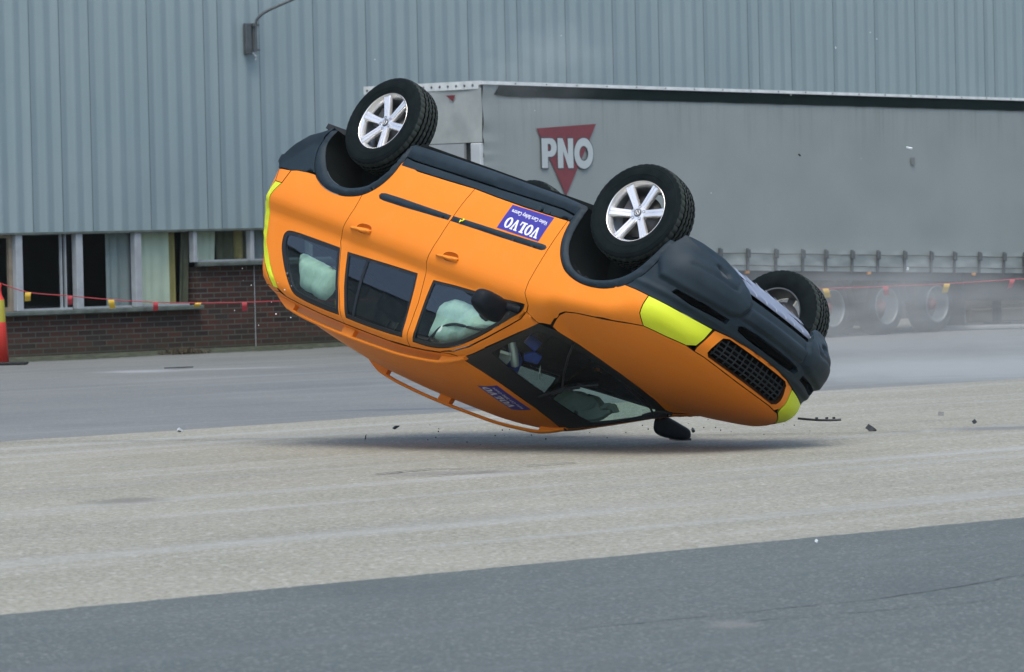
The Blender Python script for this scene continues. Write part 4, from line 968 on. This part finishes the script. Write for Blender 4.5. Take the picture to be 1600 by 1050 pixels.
# verge to the right, behind the trailer wheels
vp = [(3.6, 69.4), (7.4, 68.9), (14, 68.6), (30, 80), (34, 100), (-.5, 70.9)]
sheet('verge', [(p[0], p[1]) for p in [(3.7, 69.3), (7.4, 68.95), (16, 69.5), (30, 84), (24, 96.5), (.7, 71.6)]], .02, 'verge_soil')
m = MB(); m.box((6.5, 68.9, .035), (6.6, .14, .07), bev=.02); m.box((12.9, 69.0, .035), (6, .14, .07), bev=.02); tag(m.build('kerb', 'kerb_stone'), kind='structure')
plain('old_timber', (.20, .18, .13), .9, 0, .25, 5)
tb = MB(); tb.box((0, 0, .07), (5.2, .24, .20), bev=.02)
for i, (dz, dx, lb) in enumerate(((.06, .3, 'bottom weathered timber beam lying along the verge right of the trailer wheels'), (.30, 0, 'top weathered timber beam on the stack right of the trailer wheels'))):
    o = tb.build('timber_beam', 'old_timber') if i == 0 else COL.objects.link(b2 := b1.copy()) or b2
    if i == 0: b1 = o
    o.location = (9.2 + dx, 74.0, dz); o.rotation_euler = (0, 0, R_(20)); tag(o, lb, 'timber beam', 'timber beams on the verge')

# ============================================================ the parked trailer
t = NT('tarpaulin'); c = t.coord()
sv = t.node('ShaderNodeMapping', {'Vector': c, 'Scale': (5, 1, .22)}).outputs[0]
col = t.mix(t.ramp(t.noise(c, .8, 5), [(.35, 0.), (.65, 1.)]), (.238, .275, .262, 1), (.268, .306, .292, 1))
zz = t.node('ShaderNodeSeparateXYZ', {0: c}).outputs[2]
topm = t.node('ShaderNodeMapRange', {0: zz, 1: 2.5, 2: 3.3, 3: 0., 4: .55}).outputs[0]
col = t.mix(t.math('MULTIPLY', t.ramp(t.noise(sv, 2.2, 6, .7), [(.50, 0.), (.75, 1.)]), topm), col, (.10, .11, .105, 1))
t.set(color=col, rough=.55, spec=.35); t.bump(t.noise(c, 2.0, 4), .12, .05)
plain('tarp_light', (.35, .385, .365), .6, 0, .15, 3); plain('band_black', (.006, .014, .014), .85, 0, .25, 3, .08); plain('rail_white', (.66, .70, .68), .5, 0, .14, 8); plain('steel_dark', (.035, .042, .043), .6, .2, .3, 5)
plain('strap_grey', (.07, .082, .084), .6, 0, .2, 10); plain('logo_red', (.17, .028, .036), .5, 0, .12, 6); plain('logo_white', (.42, .47, .47), .5, 0, .05, 5); plain('logo_outline', (.05, .06, .065), .5); plain('hub_red', (.16, .02, .025), .6, 0, .3, 10)
plain('rim_grey', (.17, .20, .20), .45, .3, .12, 8); plain('marker_orange', (.75, .30, .04), .4); plain('panel_white', (.50, .54, .54), .5, 0, .1, 4); plain('door_grey', (.34, .37, .375), .5, 0, .1, 4)
plain('patch_grey', (.17, .19, .18), .7)
TR = empty('curtain_trailer', (-.305, 60.9, 0), ANG); tag(TR, 'grey curtain sided lorry trailer with red triangle logo parked beside the hall', 'trailer')
zt = lambda x: 3.52 - .0126 * x
zb = lambda x: 1.355 - .0273 * x
LEN = 14.2; g = np.random.default_rng(21)
m = MB(); nx, nz = 190, 46; vs = []
ph = g.random(12) * 6.28
for i in range(nx + 1):
    x = LEN * i / nx
    for j in range(nz + 1):
        f = j / nz; z = (zb(x) - .235) + (zt(x) - .04 - zb(x) + .235) * f; y = -.006 * math.sin(x * 2.1 + ph[0]) * math.sin(f * 3.14)
        if x < .45: y += .012 * math.exp(-x / .14) * math.sin(z * 26 + 3 * math.sin(z * 5))
        if z < zb(x) + .02: y += .014 * math.sin(x / .59 * 6.283 + ph[1]) * math.sin(z * 22 + x * 5) - .005
        y += .004 * math.sin(x * 9 + ph[3]) * max(0, f - .75)
        vs.append((x, y, z))
m.add(vs, [(i * (nz + 1) + j, (i + 1) * (nz + 1) + j, (i + 1) * (nz + 1) + j + 1, i * (nz + 1) + j + 1) for i in range(nx) for j in range(nz)], 0, True)
sc_ = m.build('side_curtain', 'tarpaulin', TR, fix=False)
# body behind it
m = MB(); W_ = 2.06
def hexa(m, x0, x1, y0, y1, zlo, zhi, mi=0):
    vs = [(x, y, f(x)) for f in (zlo, zhi) for x, y in ((x0, y0), (x1, y0), (x1, y1), (x0, y1))]
    m.add(vs, [(0, 3, 2, 1), (4, 5, 6, 7), (0, 1, 5, 4), (1, 2, 6, 5), (2, 3, 7, 6), (3, 0, 4, 7)], mi)
hexa(m, .03, LEN - .03, .03, W_ - .03, lambda x: zb(x) - .2, lambda x: zt(x) - .05); m.build('cargo_body', 'steel_dark', TR)
m = MB(); hexa(m, -.02, LEN + .02, -.03, .05, lambda x: zt(x) - .040, lambda x: zt(x) + .005 + .010 * math.sin(x * 3)); hexa(m, -.03, .05, .052, W_ + .03, lambda x: zt(x) - .095, lambda x: zt(x) + .01)
hexa(m, .052, LEN, .052, W_, lambda x: zt(x) - .045, lambda x: zt(x) - .012)
m.build('top_rail', 'rail_white', TR)
m = MB()
for i in range(24): m.lathe([(-.037, .001), (-.037, .010), (-.032, .010)], 8, 'y', (.6 + i * .6, 0, zt(.6 + i * .6) - .018))
for i in range(14): m.lathe([(-.037, .001), (-.037, .016), (-.030, .016)], 10, 'x', (0, .14 + i * .145, zt(0) - .045))
m.build('rivets', 'strap_grey', TR)
m = MB(); vs = [(.20, -.014, 3.352), (.315, -.014, zt(.3) - .045)]; xs_ = np.linspace(.45, LEN, 40)
low_ = [(x, -.014, zt(x) - .190 + .003 * math.sin(x * 7)) for x in xs_]; up_ = [(x, -.014, zt(x) - .045) for x in xs_]
pts = [vs[0]] + low_ + up_[::-1] + [vs[1]]; m.add(pts, [tuple(range(len(pts)))]); m.build('black_band', 'band_black', TR, fix=False)
m = MB()
for dz, th in ((0, .013), (-.165, .013)):
    xs_ = np.linspace(.1, LEN, 60); m.tube([(x, -.022, zb(x) + dz + .004 * math.sin(x * 5)) for x in xs_], th * .5, 6)
m.build('tension_bar', 'strap_grey', TR)
posts = [i * .588 + .546 for i in range(23)]
posts = [.52, 1.12, 1.71, 2.30, 2.88, 3.48, 4.06, 4.662, 5.257, 5.869, 6.458, 6.971, 7.566, 8.155, 8.772, 9.394, 9.951, 10.552, 11.152, 11.651, 12.24, 12.83, 13.4]
mm = MB(); mm.box((0, -.030, -.085), (.045, .014, .31)); st0 = mm.build('strap', 'strap_grey', TR)
mm = MB(); mm.box((.004, -.045, .0), (.075, .028, .115), bev=.01); bk0 = mm.build('buckle', 'strap_grey', st0)
for i, x in enumerate(posts):
    if i == 0: o, bk = st0, bk0
    else:
        o = st0.copy(); COL.objects.link(o); o.parent = TR; bk = bk0.copy(); COL.objects.link(bk); bk.parent = o
    o.location = (x, 0, zb(x)); o.rotation_euler = (0, R_(2.2) + random.uniform(-.03, .03), 0)
# end wall seen to the left
m = MB(); m.add([(-.006, .0, 2.72), (-.006, W_, 2.72), (-.006, W_, zt(0) - .03), (-.006, 0, zt(0) - .03)], [(0, 3, 2, 1)]); m.v = []; m.f = []; m.mi = []; m.sm = []
vs = []; n1, n2 = 40, 24
for i in range(n1 + 1):
    y = W_ * i / n1
    for j in range(n2 + 1):
        z = 2.74 + (zt(0) - .08 - 2.74) * j / n2; vs.append((-.014 - .009 * math.sin(y * 7 + z * 6) * math.sin(z * 4 + y) - .007 * abs(math.sin((y - z * .8) * 5)) * math.exp(-((y - .35) / .5) ** 2), y, z))
m.add(vs, [(i * (n2 + 1) + j, i * (n2 + 1) + j + 1, (i + 1) * (n2 + 1) + j + 1, (i + 1) * (n2 + 1) + j) for i in range(n1) for j in range(n2)], 0, True); m.build('end_curtain', 'tarp_light', TR, fix=True)
m = MB(); m.box((-.008, W_ / 2 + .15, 1.93), (.05, W_ - .34, 1.60)); m.build('end_door', 'door_grey', TR)
for yy, w__ in ((.10, .17), (W_ - .08, .15)): m = MB(); m.box((-.02, yy, 1.93), (.07, w__, 1.60), bev=.01); m.build('corner_post', 'panel_white', TR)
m = MB(); m.add([(-.030, .62, 3.36), (-.030, .45, 3.36), (-.030, .50, 3.28)], [(0, 1, 2)]); m.build('end_badge', 'logo_red', TR, fix=False)
# logo
def trailer_pt(x, z, y): return (x, y, z)
m = MB(); m.add([(1.002, -.020, 2.916), (1.552, -.020, 2.031), (2.178, -.020, 2.976)], [(0, 1, 2)]); lg = m.build('logo_triangle', 'logo_red', TR, fix=False)
def circ(cx, cz, rx, rz, n=28): return [(cx + rx * math.cos(t_), cz + rz * math.sin(t_)) for t_ in np.linspace(0, 2 * math.pi, n, endpoint=False)]
def letters(g_, y, mat, nm):
    o, h = [], []
    P_ = [(1.085, 2.400), (1.205, 2.398), (1.205, 2.545)] + [(1.265 + .118 * math.cos(a), 2.666 + .121 * math.sin(a)) for a in np.linspace(-math.pi / 2, math.pi / 2, 12)] + [(1.085, 2.787)]
    o.append(P_); h.append([(1.205, 2.618)] + [(1.242 + .030 * math.cos(a), 2.666 + .048 * math.sin(a)) for a in np.linspace(-math.pi / 2, math.pi / 2, 8)] + [(1.205, 2.714)])
    o.append([(1.400, 2.398), (1.505, 2.398), (1.505, 2.615), (1.605, 2.396), (1.705, 2.396), (1.705, 2.785), (1.602, 2.786), (1.602, 2.570), (1.500, 2.787), (1.400, 2.787)])
    o.append(circ(1.915, 2.588, .190, .203)); h.append(circ(1.915, 2.588, .088, .098))
    if g_: o = [list(map(tuple, shrink(p, -g_))) for p in o]; h = [list(map(tuple, shrink(p, g_))) for p in h]
    Q, T = triangulate([clean(p) for p in o], [clean(p) for p in h], lattice=False)
    m = MB(); m.add([(a, y, b) for a, b in Q], [tuple(t_) for t_ in T.tolist()])
    ob = m.build(nm, mat, lg, fix=False)
    bm = bmesh.new(); bm.from_mesh(ob.data)
    for f in bm.faces:
        f.normal_update()
        if f.normal.y > 0: f.normal_flip()
    bm.to_mesh(ob.data); bm.free()
letters(.014, -.023, 'logo_outline', 'logo_outline'); letters(0, -.026, 'logo_white', 'logo_letters')
m = MB(); m.box((9.04, -.012, 2.46), (.09, .004, .10)); m.build('patch', 'patch_grey', TR)
# chassis
m = MB()
for y in (.55, 1.5): hexa(m, .2, LEN, y - .06, y + .06, lambda x: zb(x) - .62, lambda x: zb(x) - .24)
for x in np.arange(.5, LEN, .6): m.box((float(x), 1.03, zb(float(x)) - .28), (.06, 1.9, .10))
hexa(m, .1, LEN, .02, .06, lambda x: zb(x) - .36, lambda x: zb(x) - .205); hexa(m, .05, LEN, .07, W_ - .05, lambda x: zb(x) - .26, lambda x: zb(x) - .202)
m.build('chassis', 'steel_dark', TR)
m = MB()
for hx in (7.196, 8.423, 9.61):
    a_ = [(hx + .50 * math.cos(t_), .40 + .50 * math.sin(t_)) for t_ in np.linspace(.15, math.pi - .15, 12)]
    for s0, s1 in ((.02, .38), (W_ - .38, W_ - .02)):
        vs = [(p[0], s0, p[1]) for p in a_] + [(p[0], s1, p[1]) for p in a_]; m.add(vs, [(i, i + 1, i + 13, i + 12) for i in range(11)], 0, True)
m.box((10.22, .22, .50), (.03, .42, .84)); m.box((10.22, W_ - .22, .50), (.03, .42, .84)); m.box((6.4, .3, .62), (.6, .5, .45), bev=.04); m.build('mudguard', 'steel_dark', TR, fix=False)
m = MB(); m.box((13.3, 1.03, .5), (.05, 1.2, .06)); m.build('leg_brace', 'steel_dark', TR)
for yy in (.35, 1.7): m = MB(); m.box((13.3, yy, .48), (.10, .10, .86)); m.box((13.3, yy, .025), (.3, .3, .05)); m.build('landing_leg', 'steel_dark', TR)
for x in (2.8, 5.281, 7.983, 10.454): m = MB(); m.box((x, .008, zb(x) - .255), (.08, .03, .035), bev=.006); m.build('side_light', 'marker_orange', TR)
def trailer_wheel():
    w = MB(); w.lathe([(.30, .25), (.31, .29), (.30, .37), (.27, .405), (.04, .405), (.01, .37), (.0, .30), (.012, .262)], 48); ty = w.build('trailer_wheel', 'rubber', TR)
    w = MB(); w.lathe([(.010, .265), (.000, .258), (.006, .250), (.05, .242), (.16, .232), (.19, .20)], 48); r_ = w.build('rim', 'rim_grey', ty, fix=True)
    w = MB(); w.lathe([(.188, .205), (.175, .15), (.165, .10), (.165, .001)], 40); d_ = w.build('rim_disc', 'steel_dark', ty)
    w = MB(); w.lathe([(.165, .085), (.09, .080), (.06, .06), (.05, .001)], 24)
    for q in range(8): w.lathe([(.165, .013), (.145, .013), (.145, .001)], 8, 'y', (.12 * math.cos(q * .785), 0, .12 * math.sin(q * .785)))
    h_ = w.build('hub', 'hub_red', ty); return ty
w0 = trailer_wheel(); kids = list(w0.children); first = True
for hx in (7.196, 8.423, 9.61):
    for y, rz in ((.03, 0), (W_ - .03, math.pi)):
        if first: o = w0; first = False
        else:
            o = w0.copy(); COL.objects.link(o); o.parent = TR
            for c_ in kids: d_ = c_.copy(); COL.objects.link(d_); d_.parent = o
        o.location = (hx, y, .408); o.rotation_euler = (0, 0, rz)

# ============================================================ barrier line, delineator
plain('post_red', (.62, .035, .02), .5, 0, .1, 6); plain('post_yellow', (.33, .30, .02), .5, 0, .12, 6); plain('rubber_base', (.012, .014, .014), .8); plain('tape_red', (.36, .025, .035), .6, 0, .1, 6); plain('flag_yellow', (.58, .38, .03), .6, 0, .1, 9)
D_ = empty('delineator_post', (-6.665, 61.6, 0)); tag(D_, 'red traffic post with a yellow band on a black rubber foot at the left edge', 'delineator')
m = MB(); m.lathe([(.03, .001), (.03, .115), (.55, .088), (.56, .0865), (.85, .075), (.86, .070), (.89, .055), (.93, .040), (1.0, .036), (1.04, .045), (1.075, .030), (1.08, .001)], 28, 'z'); m.mi = [1 if .55 < (m.v[f[0]][2] + m.v[f[2]][2]) / 2 < .855 and m.v[f[0]][2] > .555 else 0 for f in m.f]
m.build('post', ['post_red', 'post_yellow'], D_)
m = MB(); m.box((.04, 0, .022), (.62, .36, .04), bev=.012); m.build('foot', 'rubber_base', D_)
rp = [(-6.62, 61.6, 1.06), (-6.26, 61.5, .94), (-5.72, 61.5, .88), (-5.18, 61.45, .82), (-4.6, 61.4, .775), (-4.04, 61.3, .755), (-3.44, 61.2, .75), (-2.98, 61.0, .755), (-1.5, 60.0, .76), (.5, 59.2, .76), (2.2, 59.5, .765), (3.99, 60.0, .765), (4.75, 60.0, .775), (5.53, 60.0, .79), (6.36, 60.0, .825), (8.0, 60.0, .90)]
m = MB(); m.tube(smooth_poly(rp, 4), .007, 6)
RP = m.build('barrier_line', 'tape_red'); tag(RP, 'thin red barrier line hung with small red and yellow flags across the yard', 'barrier line')
for px_, kd, rt in ((-6.26, 'y', .1), (-5.72, 'r', 0), (-5.18, 'y', -.12), (-4.6, 'r', .05), (-4.04, 'y', .5), (-3.44, 'r', 0), (3.99, 'y', -.3), (4.75, 'r', -.1), (5.53, 'y', .25), (6.36, 'r', .35), (-2.2, 'y', .1), (1.5, 'r', .1)):
    z = float(np.interp(px_, [p[0] for p in rp], [p[2] for p in rp])); y = float(np.interp(px_, [p[0] for p in rp], [p[1] for p in rp])); w_ = .045 if kd == 'y' else .038
    m = MB(); hh = .115 if rt < .4 else .055; vs = []
    for j in range(5):
        f = j / 4; sx = math.sin(rt) * hh * f; vs += [(px_ - w_ + sx * -1 * (1 if kd == 'y' else 1), y - .014 - .02 * math.sin(f * 4), z - hh * f), (px_ + w_ * .7 - sx, y - .014 - .02 * math.sin(f * 4 + .6), z - hh * f * .95)]
    m.add(vs, [(2 * j, 2 * j + 1, 2 * j + 3, 2 * j + 2) for j in range(4)], 0, True); m.build('flag', 'flag_yellow' if kd == 'y' else 'tape_red', RP, fix=False)

# ============================================================ debris
def frag(loc, size, mat, label, seed, cat='debris', group=None, flat=.25, rot=None, name='broken_fragment'):
    g = np.random.default_rng(seed); n = 7; a = np.sort(g.random(n) * 6.28); r = .6 + .4 * g.random(n); m = MB()
    poly = [(math.cos(t_) * r_ * size[0] / 2, math.sin(t_) * r_ * size[1] / 2) for t_, r_ in zip(a, r)]
    m.prism(poly, -size[2] / 2, size[2] / 2); o = m.build(name, mat, loc=loc); o.rotation_euler = rot or (g.random() - .5, g.random() - .5, g.random() * 6); return tag(o, label, cat, group)
plain('shard_white', (.75, .80, .80), .4); plain('shard_black', (.02, .024, .026), .5)
m = MB(); pts = smooth_poly([(0, 0, 0), (.12, -.02, -.012), (.22, -.03, -.016), (.30, -.03, -.014)], 3); m.tube(pts, [.009] * len(pts), 6)
for x in (.13, .20, .25): m.box((x, -.025, -.002), (.02, .012, .016))
o = m.build('trim_strip', 'shard_black', loc=(1.985, 33.1, .20)); tag(o, 'long thin black trim strip flung off beside the nose of the car', 'debris')
frag((-.90, 36.0, .09), (.03, .10, .02), 'shard_black', 'dark curved shard in the air left of the car below the roof rail', 11, rot=(1.2, 1.0, .3))
frag((-1.12, 35.6, .03), (.02, .06, .015), 'shard_black', 'tiny dark splinter on the ground at the left end of the shadow', 12, rot=(1.4, .2, 0))
frag((-2.70, 38.2, .02), (.06, .09, .02), 'shard_white', 'small pale green shard on the ground far left of the car', 13)
frag((2.66, 35.3, .02), (.07, .10, .04), 'shard_black', 'dark chip on the ground right of the trim strip', 14, rot=(.5, .5, 1))
frag((3.42, 37.9, .02), (.07, .05, .03), 'kerb_stone', 'small beige block shaped piece on the pale ground at the right', 15, rot=(0, .1, .2))
frag((3.52, 36.2, .02), (.035, .035, .03), 'shard_black', 'round black pellet nearest the dark stain at the right', 16)
frag((1.21, 34.5, .015), (.20, .16, .02), 'shard_black', 'flat jagged black piece in the shadow right of the lower mirror', 17, rot=(0, .1, .4))
frag((1.32, 34.9, .06), (.06, .03, .02), 'shard_black', 'small dark sliver flying just above the shadow near the lower mirror', 18)
frag((-4.05, 57.6, .02), (.50, .12, .012), 'shard_black', 'long dark scrap lying on the asphalt in front of the weeds', 19, rot=(0, 0, .7))
frag((1.44, 22.8, .02), (.018, .03, .012), 'shard_white', 'tiny white speck on the near dark asphalt', 20)
frag((2.80, 33.0, 2.07), (.06, .02, .01), 'shard_white', 'largest white flake flying in front of the trailer curtain', 21, rot=(.5, .2, .3))
frag((2.30, 33.0, 2.78), (.012, .012, .012), 'shard_white', 'white droplet above the trailer roof line', 22)
frag((2.03, 33.0, 2.04), (.045, .02, .012), 'shard_black', 'black sliver flying in front of the trailer curtain', 23, rot=(.2, .7, .3))
frag((2.77, 33.0, 1.23), (.022, .022, .018), 'shard_white', 'white chip flying beside the last trailer wheel', 24)
gfl = np.random.default_rng(33)
for i in range(62):                                            # glass crumbs under the windscreen and near the tail
    if i < 40: loc = (gfl.uniform(-.7, 2.4), gfl.uniform(33.9, 36.8), gfl.uniform(.01, .10)); mt = 'shard_black'; sz = gfl.uniform(.005, .013)
    elif i < 52: loc = (gfl.uniform(-1.95, -1.5), 33.0, gfl.uniform(.85, 1.35)); mt = 'shard_white'; sz = gfl.uniform(.005, .011)
    else: loc = (gfl.uniform(-1.0, 3.2), 33.2, gfl.uniform(1.7, 3.1)); mt = 'shard_white'; sz = gfl.uniform(.005, .010)
    lb = ('small dark crumb scattered on the ground under the car' if i < 40 else 'white glass chip flying near the tail of the car' if i < 52 else 'small white fleck flying above and right of the car')
    frag(loc, (sz, sz, sz * .7), mt, lb, 100 + i, group=('dark crumbs under the car' if i < 40 else 'white chips near the tail' if i < 52 else 'white flecks in the air'), name='debris_crumb')

# ============================================================ air: thin haze and the dust thrown up on the right
def volmat(name, dens, puff=False, col=(.88, .91, .86, 1)):
    m = bpy.data.materials.new(name); m.use_nodes = True; nt = m.node_tree; nt.nodes.clear(); o = nt.nodes.new('ShaderNodeOutputMaterial')
    pv = nt.nodes.new('ShaderNodeVolumePrincipled'); pv.inputs['Color'].default_value = col; pv.inputs['Density'].default_value = dens; pv.inputs['Anisotropy'].default_value = .1; nt.links.new(pv.outputs[0], o.inputs['Volume'])
    if puff:
        tc = nt.nodes.new('ShaderNodeTexCoord'); ln = nt.nodes.new('ShaderNodeVectorMath'); ln.operation = 'LENGTH'; nt.links.new(tc.outputs['Object'], ln.inputs[0])
        mr = nt.nodes.new('ShaderNodeMapRange'); mr.interpolation_type = 'SMOOTHSTEP'; mr.inputs[1].default_value = .15; mr.inputs[2].default_value = 1.; mr.inputs[3].default_value = 1.; mr.inputs[4].default_value = 0.; nt.links.new(ln.outputs['Value'], mr.inputs[0])
        no = nt.nodes.new('ShaderNodeTexNoise'); no.inputs['Scale'].default_value = 2.4; no.inputs['Detail'].default_value = 4; nt.links.new(tc.outputs['Object'], no.inputs['Vector'])
        m2 = nt.nodes.new('ShaderNodeMapRange'); m2.inputs[1].default_value = .38; m2.inputs[2].default_value = .68; nt.links.new(no.outputs[0], m2.inputs[0])
        mu = nt.nodes.new('ShaderNodeMath'); mu.operation = 'MULTIPLY'; nt.links.new(mr.outputs[0], mu.inputs[0]); nt.links.new(m2.outputs[0], mu.inputs[1])
        mv = nt.nodes.new('ShaderNodeMath'); mv.operation = 'MULTIPLY'; mv.inputs[1].default_value = dens; nt.links.new(mu.outputs[0], mv.inputs[0]); nt.links.new(mv.outputs[0], pv.inputs['Density'])
    MATS[name] = m; return m
volmat('haze_air', .00015); volmat('dust_near', .10, True); volmat('dust_air', .24, True)
m = MB(); m.box((10, 40, 7), (150, 180, 16)); tag(m.build('haze', 'haze_air'), 'thin pale haze filling the air over the yard', 'haze', kind='stuff')
def puff_(loc, sc, lb, mt='dust_air'):
    bm = bmesh.new(); bmesh.ops.create_icosphere(bm, subdivisions=3, radius=1); me = bpy.data.meshes.new('dust_cloud'); bm.to_mesh(me); bm.free(); me.materials.append(MATS[mt])
    o = bpy.data.objects.new('dust_cloud', me); COL.objects.link(o); o.location = loc; o.scale = sc; tag(o, lb, 'dust', kind='stuff')
puff_((4.4, 45.5, .40), (3.8, 6.5, .65), 'pale dust close to the ground behind the nose of the car', 'dust_near')
puff_((4.4, 58.0, .55), (3.8, 5.0, 1.0), 'thin grey dust drifting over the trailer wheels on the right')
puff_((.35, 52.0, 3.4), (1.2, 1.2, .8), 'faint wisp of smoke in front of the wall above the trailer')
